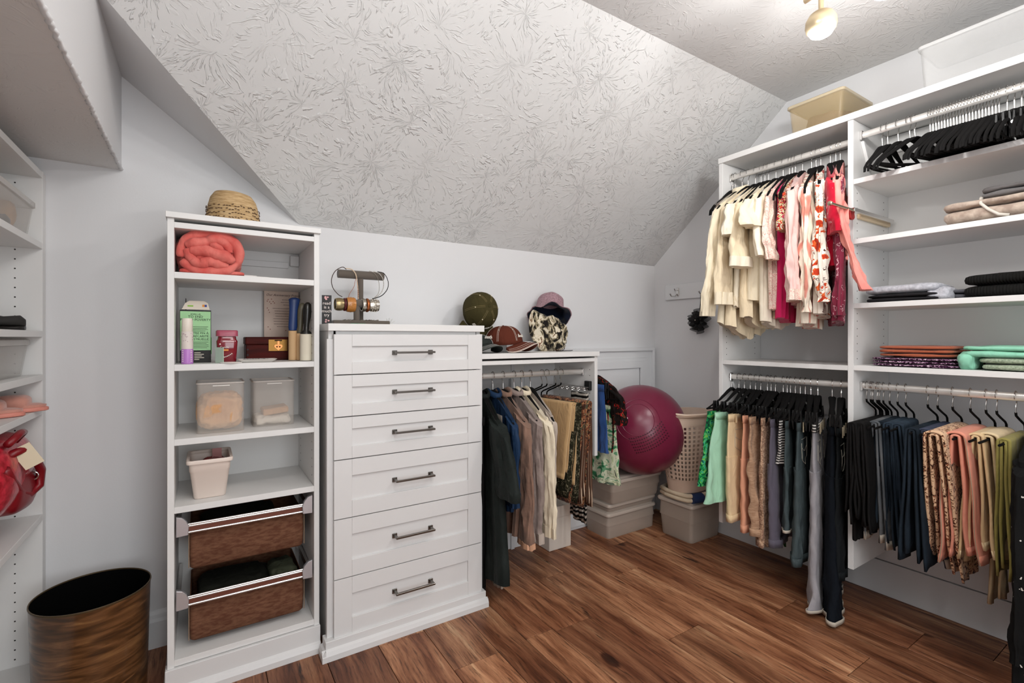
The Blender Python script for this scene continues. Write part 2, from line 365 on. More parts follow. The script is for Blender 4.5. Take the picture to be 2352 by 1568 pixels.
# ------------------------------------------------------------------ chest of drawers
CX0, CX1, CY = .395, 1.055, 1.885
ch = thing('chest_of_drawers', 'white shaker style six drawer chest with chrome bar pulls', 'chest', (CX0, CY, 0))
mk('carcass', B(CX0+.004, CX0+.023, CY+.02, TB, 0, 1.215).box(CX1-.023, CX1-.004, CY+.02, TB, 0, 1.215).box(CX0+.023, CX1-.023, CY+.06, TB, .06, .08).box(CX0+.023, CX1-.023, TB-.01, TB, .08, 1.215), WHITE, ch)
mk('face_frame', B(CX0-.004, CX0+.03, CY+.005, CY+.024, .06, 1.185).box(CX1-.03, CX1+.0, CY+.005, CY+.024, .06, 1.205).box(CX0+.03, CX1-.03, CY+.012, CY+.024, 1.19, 1.215), WHITE2, ch, bevel=.0008)
mk('top_board', B(CX0-.002, CX1+.004, CY-.008, TB, 1.2155, 1.243), WHITE, ch, bevel=.0012)
mk('base_board', B(CX0-.014, CX1+.004, CY-.022, CY+.03, 0, .066).box(CX0-.014, CX0+.006, CY+.03, 1.92, 0, .066), WHITE2, ch, bevel=.0015)
mk('shoe_molding', MB().prism([(CY-.022, 0), (CY-.037, 0), (CY-.037, .020), (CY-.031, .034), (CY-.022, .040)], 'x', CX0-.028, CX1+.010), WHITE2, ch)
mk('shoe_molding', MB().prism([(CX0-.0145, 0), (CX0-.0275, 0), (CX0-.0275, .0195), (CX0-.022, .0335), (CX0-.0145, .0395)], 'y', CY-.036, 1.917), WHITE2, ch)
DX0, DX1, DYF = CX0+.018, CX1-.014, CY-.012
dz = [1.204, 1.049, .890, .729, .506, .281, .062]
for k in range(6):
    z1, z0 = dz[k]-.0018, dz[k+1]+.0018
    d = mk('drawer', B(DX0, DX1, DYF+.009, DYF+.02, z0, z1), WHITE2, ch)
    fw = .066; fh = .040 if k < 3 else .052
    if k < 3: fhh = .045
    else: fhh = .062
    fr = MB().box(DX0, DX0+fw, DYF, DYF+.010, z0, z1).box(DX1-fw, DX1, DYF, DYF+.010, z0, z1)
    fr.box(DX0+fw+.0003, DX1-fw-.0003, DYF, DYF+.010, z1-fhh, z1).box(DX0+fw+.0003, DX1-fw-.0003, DYF, DYF+.010, z0, z0+fhh)
    mk('shaker_frame', fr, WHITE2, d, bevel=.0007)
    hx = (DX0+DX1)/2-.002; hz = (z0+z1)/2; hw = .077
    if k < 3: hz += .0
    h = MB().box(hx-hw-.006, hx+hw+.006, DYF-.032, DYF-.022, hz+.000, hz+.008)
    for sx in (-1, 1): h.box(hx+sx*hw-.005, hx+sx*hw+.005, DYF-.024, DYF+.009, hz+.000, hz+.008).box(hx+sx*hw-.010, hx+sx*hw+.010, DYF+.004, DYF+.0095, hz-.006, hz+.012)
    mk('handle', h, NICKEL, d, bevel=.001)

# ------------------------------------------------------------------ low hanging unit on the back wall
UX0, UX1, UY = 1.060, 1.790, 1.935
hu = thing('hanging_unit', 'low white wall-hung hanging unit right of the chest with caps on its top', 'closet unit', (UX0, UY, .55))
UF = UY
mk('top_board', B(UX0, UX1+.004, UF-.012, TB, 1.091, 1.115), WHITE, hu, bevel=.001)
mk('side_panel', B(UX1-.021, UX1, UF, TB, .555, 1.0905), WHITE, hu, bevel=.0008)
mk('fixed_shelf', B(UX0, UX1-.021, UF, TB, 1.062, 1.081), WHITE, hu, bevel=.0008)
mk('back_cleat', B(UX0, UX1-.021, TB-.02, TB-.001, .96, 1.06), WHITE, hu, bevel=.001)
mk('back_cleat', B(UX0, 1.36, TB-.02, TB-.001, .60, .66), WHITE, hu, bevel=.001)
holes(hu, UX1-.021, (UF+.04, UF+.30), .60, 1.03, -1)
def oval_rod(name_parent, axis, a, b, c1, z):
    pr = [( .0075*math.cos(t)*1.0, .0145*math.sin(t)) for t in [2*PI*k/14 for k in range(14)]]
    m = MB()
    if axis == 'y': m.prism([(c1+p[0], z+p[1]) for p in pr], 'y', a, b)
    else: m.prism([(c1+p[0], z+p[1]) for p in pr], 'x', a, b)
    r = mk('hanging_rod', m, RODM, name_parent, smooth=True)
    for e, s_ in ((a, 1), (b, -1)):
        q = MB()
        if axis == 'y': q.box(c1-.013, c1+.013, min(e, e+s_*.010), max(e, e+s_*.010), z-.021, z+.018)
        else: q.box(min(e, e+s_*.010), max(e, e+s_*.010), c1-.013, c1+.013, z-.021, z+.018)
        mk('rod_bracket', q, CHROME, r, bevel=.002)
    return r
RYB = 2.03
oval_rod(hu, 'x', UX0, UX1-.0215, RYB, 1.003)

# ------------------------------------------------------------------ right wall unit
FX = 2.31; BXW = XR-.002
P1, P2, P3 = 1.5515, .9435, .075
ru = thing('wall_closet_unit', 'tall white wall-hung closet unit filling the right wall', 'closet unit', (FX, P1, .21))
for y, zb in ((P1, .212), (P2, .21), (P3, .21)):
    mk('side_panel', B(FX, BXW, y-.0105, y+.0105, zb, 2.110), WHITE, ru, bevel=.0008)
mk('top_shelf', B(FX-.004, BXW, P3-.0105, P1+.0125, 2.111, 2.139), WHITE, ru, bevel=.001)
def bay_shelf(y0, y1, z, t=.021): return mk('shelf', B(FX+.001, BXW-.001, y0+.0108, y1-.0108, z-t, z), WHITE, ru, bevel=.0008)
bay_shelf(P2, P1, 1.071)
for z in (1.857, 1.605, 1.334, 1.073): bay_shelf(P3, P2, z)
for (a, b, z) in ((P2, P1, 2.042), (P3, P2, 2.056), (P2, P1, .982), (P3, P2, .984)):
    oval_rod(ru, 'y', a+.0108, b-.0108, 2.38, z)
mk('back_panel', B(BXW-.006, BXW-.0005, P3+.011, P2-.011, 1.075, 2.108), WHITE, ru)
mk('back_panel', B(BXW-.006, BXW-.0005, P2+.011, P1-.011, .80, 1.049), WHITE, ru)
mk('back_cleat', B(BXW-.02, BXW-.001, P2+.011, P1-.011, 2.03, 2.108), WHITE, ru, bevel=.001)
mk('back_cleat', B(BXW-.02, BXW-.007, P3+.011, P2-.011, 2.03, 2.108), WHITE, ru, bevel=.001)
holes(ru, P2-.0105, (FX+.035, FX+.30), 1.1, 1.83, 'y'); holes(ru, P1-.0105, (FX+.035, FX+.30), .6, .78, 'y'); holes(ru, P1-.0105, (FX+.035, FX+.30), 1.1, 1.32, 'y')
# diagonal gusset under each rod end bracket
for (yy, zz, s_) in ((P1-.011, 2.02, -1), (P2-.011, 2.03, -1), (P1-.011, .955, -1)):
    mk('rod_gusset', MB().prism([(2.375, zz), (2.39, zz), (2.46, zz-.11), (2.445, zz-.11)], 'y', yy-.012, yy), WHITE2, ru, bevel=.001)

# ------------------------------------------------------------------ left wall unit (far end panel seen from inside)
LX = -.462; LYP = 2.262
lu = thing('left_shelf_unit', 'white wall shelf unit at the left edge holding shoes and bins', 'shelf unit', (LX, LYP, 0))
mk('side_panel', B(XL+.002, LX, LYP, LYP+.019, .0, 1.76), WHITE, lu, bevel=.0008)
mk('side_panel', B(XL+.002, LX, .95, .969, .0, 1.76), WHITE, lu, bevel=.0008)
mk('filler_strip', B(LX-.02, LX-.001, LYP+.0195, YB-.002, 0, 1.757), WHITE, lu, bevel=.001)
for z in (1.757, 1.514, 1.213, 1.064, .948, .585, .085): mk('shelf', B(XL+.002, LX, .9695, LYP-.0005, z-.021, z), WHITE, lu, bevel=.0008)
mk('toe_board', B(LX-.04, LX-.02, .9695, LYP-.0005, 0, .07), WHITE, lu, bevel=.001)
holes(lu, LYP, (-.53,), .11, 1.74, 'y'); holes(lu, LYP, (-.76,), .11, 1.74, 'y')
# ------------------------------------------------------------------ soft shape helpers
def spw(v, e): return math.copysign(abs(v)**e, v)
def superell(c, s, e1=.5, e2=.4, seed=0, amp=0, freq=8, nu=36, nv=18, ridge=False, bend=None):
    m = MB(); rings = []
    for i in range(nv+1):
        th = -PI/2+PI*i/nv; th = max(min(th, PI/2-.02), -PI/2+.02); ring = []
        for k in range(nu):
            ph = 2*PI*k/nu
            p = Vector((s[0]*spw(math.cos(th), e1)*spw(math.cos(ph), e2), s[1]*spw(math.cos(th), e1)*spw(math.sin(ph), e2), s[2]*spw(math.sin(th), e1)))
            if amp:
                q = p*freq+Vector((seed*3.1, seed*1.7, seed)); n = noise.noise(q)+.5*noise.noise(q*2.1)
                if ridge: n = 1-2.2*abs(n)
                p += Vector((p.x/s[0], p.y/s[1], p.z/s[2]*1.0))*amp*n
            if bend: p.z += bend*(p.x/s[0])**2
            ring.append(p+Vector(c))
        rings.append(ring)
    return m.loft(rings, True)
def text_mb(s, size, M, align='CENTER', extr=.0004, squeeze=1.0, shear=0):
    cu = bpy.data.curves.new('t', 'FONT'); cu.body = s; cu.size = size; cu.align_x = align; cu.extrude = extr; cu.resolution_u = 2; cu.shear = shear
    o = bpy.data.objects.new('t', cu); COL.objects.link(o); bpy.context.view_layer.update()
    me = bpy.data.meshes.new_from_object(o.evaluated_get(bpy.context.evaluated_depsgraph_get()))
    m = MB(); m.add([M @ Vector((v.co.x*squeeze, v.co.y, v.co.z)) for v in me.vertices], [tuple(p.vertices) for p in me.polygons])
    bpy.data.objects.remove(o); bpy.data.curves.remove(cu); bpy.data.meshes.remove(me); return m
FRONT = Matrix.Rotation(PI/2, 4, 'X')          # text readable from -y
def at_front(x, y, z): return Matrix.Translation((x, y, z)) @ FRONT
def cloth(name, c, bump_s=.35, sc=220, vary=None, rough=.9):
    key = 'fabric_'+name; new = key not in MATS
    m = mat(key, c, rough, spec=.12, sheen=(.12 if max(lin(c)[:3]) > .12 else 0), bump=(sc, bump_s, .0012), vary=vary)
    if new:   # soft creases on top of the weave
        nt = m.node_tree; bp = [n for n in nt.nodes if n.type == 'BUMP'][0]; tc = nt.nodes.new('ShaderNodeTexCoord')
        mp = nt.nodes.new('ShaderNodeMapping'); mp.inputs['Scale'].default_value = (1, 1, .45); nt.links.new(tc.outputs['Object'], mp.inputs[0])
        n = nt.nodes.new('ShaderNodeTexNoise'); n.inputs['Scale'].default_value = 26; n.inputs['Detail'].default_value = 2; n.inputs['Distortion'].default_value = .8; nt.links.new(mp.outputs[0], n.inputs[0])
        b2 = nt.nodes.new('ShaderNodeBump'); b2.inputs['Strength'].default_value = .55; b2.inputs['Distance'].default_value = .012
        nt.links.new(n.outputs[0], b2.inputs['Height']); nt.links.new(b2.outputs[0], bp.inputs['Normal'])
    return m

# ------------------------------------------------------------------ straw hat on the tower
straw = mat('straw', 'c9ab80', .8, bump=(160, .6, .002), vary=(30, 'a58558', (1, 1, 8)))
strawd = mat('straw_dark_weave', '5d4430', .8)
hc = (.098, 2.10)
h = thing('straw_hat', 'small tan straw fedora with dark woven bands on top of the tower', 'hat', (hc[0], hc[1], 1.604))
prof = []
def hat_ring(r, rx, z, tilt=0): return [Vector((hc[0]+r*rx*math.cos(a), hc[1]+r*math.sin(a), 1.606+z+tilt*math.cos(a)*r)) for a in [2*PI*k/40 for k in range(40)]]
rings = [hat_ring(.082, 1.07, 0), hat_ring(.083, 1.07, .02), hat_ring(.081, 1.07, .045), hat_ring(.078, 1.05, .075), hat_ring(.073, 1.03, .100), hat_ring(.060, 1.03, .120), hat_ring(.042, 1.05, .126)]
rings.append([v+Vector((0, 0, -.012*math.cos(0))) for v in hat_ring(.022, 1.3, .124)]); rings.append(hat_ring(.004, 1, .110))
m = MB().loft(rings, True)
for v in m.v: v.z -= .10*(v.x-hc[0])*max(0, v.z-1.66)/.07*.6
mk('crown', m, straw, h, smooth=True)
for z in (.022, .036, .050, .064):
    d = MB()
    for k in range(60):
        if R.random() < .25: continue
        a = 2*PI*k/60; a2 = a+2*PI/60*.7; rr = .0836-.0018*(z/.02)*.3
        za = 1.606+z+R.uniform(-.003, .003)
        d.tube([(hc[0]+rr*1.07*math.cos(a), hc[1]+rr*math.sin(a), za), (hc[0]+rr*1.07*math.cos(a2), hc[1]+rr*math.sin(a2), za+R.uniform(-.002, .002))], .0016, 5)
    mk('woven_band', d, strawd, h, kind='stuff')
mk('brim', MB().lathe([(.078, .0), (.094, .001), (.096, .004), (.094, .006), (.080, .006)], (hc[0], hc[1], 1.6045), 40), straw, h, smooth=True)

# ------------------------------------------------------------------ tower shelf 1
def sprl(name, label, cat, cx, cy0, cy1, z0, rx, rz, turns, th, m, seed, parent=None):
    rings = []; ny = 10; n = int(turns*26)
    out = []
    path = []
    for k in range(n+1):
        f = k/n; a = turns*2*PI*f; r = .10+.90*f**.9
        wob = 1+.10*noise.noise(Vector((math.cos(a)*1.7, math.sin(a)*1.7, seed+f*2)))
        path.append((r*wob*math.cos(a), r*wob*math.sin(a)))
    mb = MB(); vs = []; fs = []
    for j in range(ny+1):
        y = cy0+(cy1-cy0)*j/ny
        for k, (px, pz) in enumerate(path):
            e = noise.noise(Vector((px*2.2, pz*2.2, seed+y*6)))
            yy = y+(.018*noise.noise(Vector((px*3, pz*3, seed))) if j == 0 else 0)
            x = cx+rx*px*(1+.06*e); z = z0+rz+rz*pz*(1+.06*e)
            vs.append((x, yy, max(z, z0+.004)))
    M_ = len(path)
    for j in range(ny):
        for k in range(M_-1): fs.append((j*M_+k, j*M_+k+1, (j+1)*M_+k+1, (j+1)*M_+k))
    mb.add(vs, fs)
    o = mk(name, mb, m, parent, smooth='all', solid=th)
    return o
pinkm = cloth('coral_fleece', 'c9564f', .5, 120, (18, 'dc7a70', (1, 1, 1)))
pr_ = thing('rolled_blanket', 'rolled coral pink fleece blanket on the top shelf of the tower', 'blanket', (.02, 2.02, 1.408))
mk('roll', superell((.022, 2.10, 1.484), (.098, .125, .0735), .75, .75, 4, .010, 14, ridge=True, nu=56, nv=28), pinkm, pr_, smooth='all')
def fold_tube(pts, r, y0, seed, par, flat=1.0):
    P = [Vector((p[0], y0+.010*noise.noise(Vector((p[0]*30, p[1]*30, seed))), p[1])) for p in pts]; path = []
    for i in range(len(P)-1):
        a, b_, c, d = P[max(i-1, 0)], P[i], P[i+1], P[min(i+2, len(P)-1)]
        for k in range(7):
            t = k/7; path.append(.5*((2*b_)+(c-a)*t+(2*a-5*b_+4*c-d)*t*t+(3*b_-a-3*c+d)*t**3))
    path.append(P[-1]); n = len(path)
    rs = [r*(.55+.6*max(0, math.sin(PI*min(1, max(0, i/n*1.1))))**.5)*(1+.25*noise.noise(Vector((i*.25, seed, 0)))) for i in range(n)]
    mk('soft_fold', MB().tube(path, rs, 12), pinkm, par, smooth='all')
X0_, Z0_ = .022, 1.484
for k, (pts, r, y_) in enumerate((
    ([(-.085, -.02), (-.075, .03), (-.035, .062), (.02, .066), (.07, .045), (.088, .005), (.075, -.035), (.04, -.058)], .017, 1.985),
    ([(-.082, -.03), (-.05, -.058), (0, -.062), (.05, -.058), (.08, -.03)], .015, 1.982),
    ([(-.070, .018), (-.045, .030), (-.01, .036), (.02, .048), (.05, .030), (.062, .004)], .016, 1.972),
    ([(-.060, .0), (-.02, .004), (.02, -.002), (.055, -.016), (.065, -.030)], .019, 1.968),
    ([(-.055, -.028), (-.03, -.040), (-.005, -.030), (.02, -.036), (.055, -.042)], .016, 1.970),
    ([(-.066, .010), (-.058, -.015), (-.045, -.035)], .015, 1.975),
    ([(.0, .028), (.018, .022), (.038, .010)], .010, 1.966))):
    fold_tube([(X0_+a_, Z0_+b_) for a_, b_ in pts], r, y_, k, pr_)
mk('outer_flap', superell((.03, 2.03, 1.4195), (.098, .05, .0085), .5, .35, 9, .003, 20), pinkm, pr_, smooth='all')
tag(mk('folded_paper', MB().box(.125, .165, 1.965, 2.02, 1.4085, 1.4135).box(.160, .205, 1.960, 2.01, 1.4085, 1.4105), mat('paper_grey', 'd8d2cf', .8)), 'small folded pale paper scraps beside the rolled coral blanket', 'paper')

# ------------------------------------------------------------------ tower shelf 2 (z 1.100)
Z2 = 1.1005
bx = thing('pantyliner_box', 'opened black and green cardboard box with printed text on the second tower shelf', 'box', (-.02, 2.10, Z2))
blk = mat('carton_black', '1d1c1a', .6); grn = mat('carton_green', '9fd09a', .6); crm = mat('carton_cream', 'd9cfc0', .65)
mk('carton', B(-.068, .026, 2.065, 2.155, Z2, Z2+.188), blk, bx, bevel=.001)
mk('green_panel', B(-.0665, .0245, 2.0625, 2.0648, Z2+.044, Z2+.183), grn, bx)
mk('open_flap', MB().prism([(-.062, Z2+.190), (.022, Z2+.190), (.016, Z2+.214), (.005, Z2+.221), (-.040, Z2+.221), (-.052, Z2+.212)], 'y', 2.0665, 2.0685), crm, bx)
mk('raised_tab', MB().prism([(2.075, Z2+.188), (2.15, Z2+.188), (2.13, Z2+.228), (2.10, Z2+.231)], 'x', -.052, -.050), blk, bx)
tx = text_mb('JOIN US', .0085, at_front(-.021, 2.0622, Z2+.170)); 
for s_, z_, q in (('TO END', .160, .012), ('PERIOD POVERTY', .1495, .0115)): tx2 = text_mb(s_, q, at_front(-.021, 2.0622, Z2+z_)); tx.add(tx2.v, tx2.f)
for s_, z_, q in (('METTRE FIN À', .102, .0105), ('LA PRÉCARITÉ', .091, .0105), ('MENSTRUELLE', .080, .0105)): tx2 = text_mb(s_, q, at_front(-.015, 2.0622, Z2+z_)); tx.add(tx2.v, tx2.f)
for k in range(13):
    z_ = .128-.0052*k if k < 4 else .073-.0052*(k-4)
    if z_ > .047: tx.box(-.03, R.uniform(.008, .02), 2.0618, 2.0622, Z2+z_, Z2+z_+.0012)
mk('printed_text', tx, mat('ink_black', '20231f', .7), bx)
wl = MB()
for k in range(5): wl.box(-.025, R.uniform(-.01, .006), 2.0640, 2.0646, Z2+.010+.006*k, Z2+.0125+.006*k)
mk('small_print', wl, crm, bx)
mk('color_patches', MB().box(-.045, -.028, 2.0660, 2.0664, Z2+.200, Z2+.205), mat('patch_lime', '86b83c', .6), bx)
mk('color_patches', MB().box(-.001, .006, 2.0660, 2.0664, Z2+.200, Z2+.208), mat('patch_orange', 'd98b2b', .6), bx)
mk('color_patches', MB().box(.006, .013, 2.0660, 2.0664, Z2+.200, Z2+.208), mat('patch_blue', '2b3f8c', .6), bx)
mk('green_side', MB().prism([(2.066, Z2+.03), (2.115, Z2+.03), (2.07, Z2+.09)], 'x', .0262, .0275), mat('carton_bright_green', '4fae4c', .6), bx)

sp = thing('spray_bottle', 'slim white and lilac spray bottle in front of the green carton', 'bottle', (-.044, 1.985, Z2))
mk('bottle_base', MB().lathe([(.0165, 0), (.0175, .003), (.0175, .050), (.0170, .0505)], (-.044, 1.985, Z2), 24, cap=True), mat('lilac_plastic', 'b77cc4', .35), sp, smooth=True)
mk('bottle_body', MB().lathe([(.0170, .0505), (.0172, .052), (.0172, .110), (.0165, .1105)], (-.044, 1.985, Z2), 24, cap=True), mat('label_cream', 'ded4cd', .45), sp, smooth=True)
mk('cap', MB().lathe([(.0150, .1105), (.0160, .112), (.0158, .150), (.0140, .155), (.004, .1555)], (-.044, 1.985, Z2), 24, cap=True), mat('cap_cream', 'e6ddd0', .4), sp, smooth=True)
dots = MB()
for k in range(16):
    a = rad(R.uniform(210, 330)); r_ = .0174; z_ = Z2+R.uniform(.075, .108)
    dots.sphere((-.044+r_*math.cos(a), 1.985+r_*math.sin(a), z_), .0011, 6)
mk('printed_dots', dots, mat('dot_mauve', '9a6f86', .6), sp)
tk = MB()
for k in range(7): tk.box(-.058, -.052, 1.9715, 1.9725, Z2+.008+.006*k, Z2+.010+.006*k).box(-.037, -.030, 1.9705, 1.9715, Z2+.008+.006*k, Z2+.010+.006*k)
mk('printed_ticks', tk, mat('cap_cream', 'e6ddd0', .4), sp)

jr = thing('jar_candle', 'dark red jar candle with pink square lid on the second tower shelf', 'candle', (.074, 2.02, Z2))
def sqr(w, z, c=(.074, 2.03), r=.012): return [Vector((x, y, z)) for x, y in rnd_rect(w, w, min(r, w/2-.001), 4, *c)]
mk('glass_jar', MB().loft([sqr(.052, Z2), sqr(.058, Z2+.003), sqr(.064, Z2+.060), sqr(.066, Z2+.076), sqr(.058, Z2+.084), sqr(.056, Z2+.094)]), mat('red_glass', '7a0f22', .12, coat=.6), jr, smooth=True)
mk('lid', MB().loft([sqr(.068, Z2+.0945), sqr(.068, Z2+.113), sqr(.062, Z2+.116)]), mat('lid_rose', 'a24a5e', .35), jr, smooth=True, bevel=0)
yj = 2.03-.0325
mk('label_band', B(.054, .078, yj-.0012, yj-.0004, Z2+.042, Z2+.048), mat('band_orange', 'd98a3a', .5), jr)
bt = text_mb('Candle', .010, at_front(.066, yj-.001, Z2+.052)); 
for k in range(9): bt.sphere((.052+.0045*k, yj-.001, Z2+.018+.00022*k*k), .0022, 8)
bt.sphere((.052, yj-.001, Z2+.066), .003, 8)
mk('label_print', bt, mat('print_white', 'e8dcd6', .5), jr)

tag(mk('greeting_card', MB().box(.040, .042, 1.960, 2.0, Z2, Z2+.055).xf(Matrix.Translation((.05, 1.98, 0)) @ Matrix.Rotation(rad(35), 4, 'Z') @ Matrix.Rotation(rad(0), 4, 'Y') @ Matrix.Translation((-.041, -1.98, 0))), mat('card_mint', 'b9cdbd', .6)), 'small pale green card standing between the green carton and the red candle', 'card')

wb = thing('wooden_keepsake_box', 'dark reddish wooden keepsake box with heart shaped brass clasp', 'box', (.22, 2.17, Z2))
woodd = mat('mahogany', '4f150f', .6, spec=.15, vary=(9, '34100c', (1, 1, 6)))
mk('box_body', B(.142, .297, 2.125, 2.235, Z2, Z2+.062), woodd, wb, bevel=.0025)
mk('box_lid', B(.139, .299, 2.122, 2.238, Z2+.0622, Z2+.092), woodd, wb, bevel=.003)
mk('corner_mark', B(.1445, .150, 2.1238, 2.1248, Z2+.018, Z2+.026).box(.1445, .150, 2.1238, 2.1248, Z2+.040, Z2+.046), blk, wb)
brass = mat('aged_brass', '8a6531', .4, .8)
cl = mk('clasp_plate', B(.219, .288, 2.1196, 2.1215, Z2+.036, Z2+.082), brass, wb, bevel=.0005)
hx, hz = .254, Z2+.052
heart = []
for k in range(28):
    t = 2*PI*k/28; heart.append((hx+.00095*16*math.sin(t)**3, hz+.0009*(13*math.cos(t)-5*math.cos(2*t)-2*math.cos(3*t)-math.cos(4*t))))
mk('heart_clasp', MB().prism(heart, 'y', 2.1172, 2.1195).box(hx-.004, hx+.004, 2.1165, 2.1195, hz+.006, hz+.024), mat('copper_heart', 'b57445', .3, .85), cl, bevel=.0003)
mk('rivet', MB().sphere((hx-.005, 2.1165, hz+.001), .003, 10).sphere((hx+.005, 2.1165, hz+.001), .003, 10).tube([(hx-.013, 2.119, hz+.026), (hx+.013, 2.119, hz+.026)], .0025, 8), mat('dark_metal', '35261c', .4, .7), cl, smooth=True)

pp = thing('prayer_card', 'cream printed anniversary poem card leaning on the wooden box', 'card', (.27, 2.27, 1.2))
Mp = Matrix.Identity(4)
mk('card_sheet', B(.217, .351, 2.262, 2.2635, 1.193, 1.3865), mat('card_blush', 'd9c3b4', .7), pp)
t_ = text_mb('Our Anniversary Prayer', .0135, at_front(.290, 2.2615, 1.366), shear=.35)
for k in range(11):
    wln = R.uniform(.045, .072); xc = .284+R.uniform(-.004, .008)+(.018 if k < 3 else 0); zz = 1.350-.0110*k-(.004 if k > 2 else 0)
    if k < 3: wln *= .6
    x = xc-wln/2
    while x < xc+wln/2:
        ww = R.uniform(.002, .006); t_.box(x, x+ww, 2.2612, 2.2616, zz, zz+.0016); x += ww+.0011
mk('printed_text', t_, mat('ink_plum', '5b3f3c', .7), pp)
lf = MB()
for (a, b) in ((.232, 1.350), (.238, 1.340), (.245, 1.352), (.251, 1.342), (.243, 1.333), (.229, 1.343), (.256, 1.336), (.234, 1.306), (.229, 1.314), (.237, 1.296), (.322, 1.250), (.325, 1.242), (.318, 1.236), (.24, 1.225), (.232, 1.235), (.30, 1.22)):
    lf.prism([(a-.0028, b), (a, b+.0022), (a+.0028, b+.0008), (a, b-.0018)], 'y', 2.2612, 2.2616)
mk('printed_leaves', lf, mat('ink_rust', '8d4a3a', .7), pp)

tr = thing('white_tray', 'small white rectangular tray with dark trinkets before the wooden box', 'tray', (.166, 2.02, Z2))
mk('tray', MB().loft([[Vector((x, y, Z2)) for x, y in rnd_rect(.095, .045, .006, 3, .168, 1.99)], [Vector((x, y, Z2+.012)) for x, y in rnd_rect(.128, .075, .008, 3, .168, 1.99)], [Vector((x, y, Z2+.012)) for x, y in rnd_rect(.120, .067, .008, 3, .168, 1.99)], [Vector((x, y, Z2+.003)) for x, y in rnd_rect(.09, .040, .006, 3, .168, 1.99)]], True), mat('porcelain', 'eae6e0', .25), tr, smooth=True)
tri = MB()
for k in range(9): tri.sphere((.128+.009*k, 1.985+R.uniform(-.015, .012), Z2+.009), .006, 8, (1.3, 1, .6))
mk('trinkets', tri, mat('trinket_black', '26221f', .35), tr, smooth=True, kind='stuff')
tag(mk('coaster', MB().lathe([(.034, 0), (.035, .001), (.035, .003), (.033, .0035)], (.085, 1.972, Z2), 24, cap=True).xf(Matrix.Identity(4)), mat('porcelain', 'eae6e0', .25)), 'thin white round coaster on the shelf edge before the red candle', 'coaster')

def lint(name, label, cx, cy, zt, rr, rollm, hm, hprof, flat=1, tilt=0):
    t = thing(name, label, 'lint roller', (cx, cy, Z2))
    mk('adhesive_roll', MB().lathe([(.006, .0015), (rr, .0015), (rr, zt), (.008, zt)], (cx, cy, Z2), 24, cap=True), rollm, t, smooth=True)
    mk('end_cap', MB().lathe([(rr*.95, 0), (rr*.95, .0014)], (cx, cy, Z2), 24, cap=True), BLACKP, t)
    hd = MB(); rings = []
    for (r_, z_) in hprof:
        rings.append([Vector((cx+tilt*(z_-zt)+r_*math.cos(2*PI*k/16), cy+flat*r_*math.sin(2*PI*k/16), Z2+z_)) for k in range(16)])
    mk('handle', hd.loft(rings), hm, t, smooth=True)
lint('lint_roller', 'lint roller with flat blue handle and tan paper roll', .298, 2.06, .116, .0155, mat('roll_tan', 'cba77c', .7), mat('handle_blue', '1d3465', .35), [(.006, .116), (.014, .118), (.0165, .13), (.0165, .20), (.019, .228), (.021, .240), (.012, .246), (.004, .247)], .5, .05)
lint('lint_roller', 'lint roller with slim olive handle behind the black handled one', .322, 2.05, .106, .013, mat('roll_tan', 'cba77c', .7), mat('handle_olive', '57513f', .35), [(.005, .106), (.010, .108), (.010, .13), (.014, .17), (.015, .20), (.012, .22), (.004, .226)], .7, .08)
lint('lint_roller', 'lint roller with curved black handle and cream roll', .338, 2.005, .103, .0225, mat('roll_cream', 'dcd3bf', .7), mat('handle_black', '1b1916', .25), [(.008, .103), (.022, .104), (.0215, .107), (.010, .118), (.010, .14), (.014, .17), (.0155, .195), (.013, .218), (.006, .226), (.002, .227)], .8, .05)

# ------------------------------------------------------------------ tower shelf 3: two translucent bins
frost = mat('frosted_plastic', 'e0d6cc', .4, alpha=.2)
frost2 = mat('frosted_plastic_edge', 'e2dad2', .4, alpha=.6)
def open_bin(name, label, x0, x1, y0, y1, z0, z1, tin, t=.0018, m=frost, em=frost2, cat='bin', taper=.0, r=.012):
    th_ = thing(name, label, cat, ((x0+x1)/2, (y0+y1)/2, z0))
    cx, cy, w_, d_ = (x0+x1)/2, (y0+y1)/2, x1-x0, y1-y0
    def rg(k, z, off): return [Vector((x, y, z)) for x, y in rnd_rect(w_*k-2*off, d_*k-2*off, r, 4, cx, cy)]
    b = MB().loft([rg(1-taper, z0+.0003, 0), rg(1, z1, 0), rg(1, z1, t), rg(1-taper, z0+t, t)], True)
    mk('bin_body', b, m, th_, smooth=True)
    mk('rim', MB().loft([rg(1, z1-.004, -.0022), rg(1, z1+.0005, -.0022), rg(1, z1+.0005, t+.0004), rg(1, z1-.004, t+.0004)][0:4]+[rg(1, z1-.004, -.0022)], False), em, th_, smooth=True)
    return th_
b1 = open_bin('clear_bin', 'translucent square bin holding peach fabric, left one of two in the tower', -.018, .128, 2.005, 2.16, .8525, 1.030, 0)
mk('finger_slot', B(.030, .082, 2.003, 2.0048, 1.018, 1.0205), mat('slot_white', 'f4f0ea', .4), b1)
peach = cloth('peach_satin', 'd9ae84', .2, 90, (12, 'c9986c', (1, 1, 1)), .55)
tag(mk('peach_cloth', superell((.054, 2.078, .925), (.065, .066, .058), .6, .5, 11, .011, 26, ridge=True, nu=64, nv=36), peach, smooth='all'), 'crumpled peach satin cloth inside the left translucent bin', 'cloth')
b2 = open_bin('clear_bin', 'translucent square bin with folded white items, right one of two in the tower', .160, .303, 2.05, 2.195, .8525, 1.025, 0)
mk('finger_slot', B(.207, .258, 2.048, 2.0498, 1.013, 1.0155), mat('slot_white', 'f4f0ea', .4), b2)
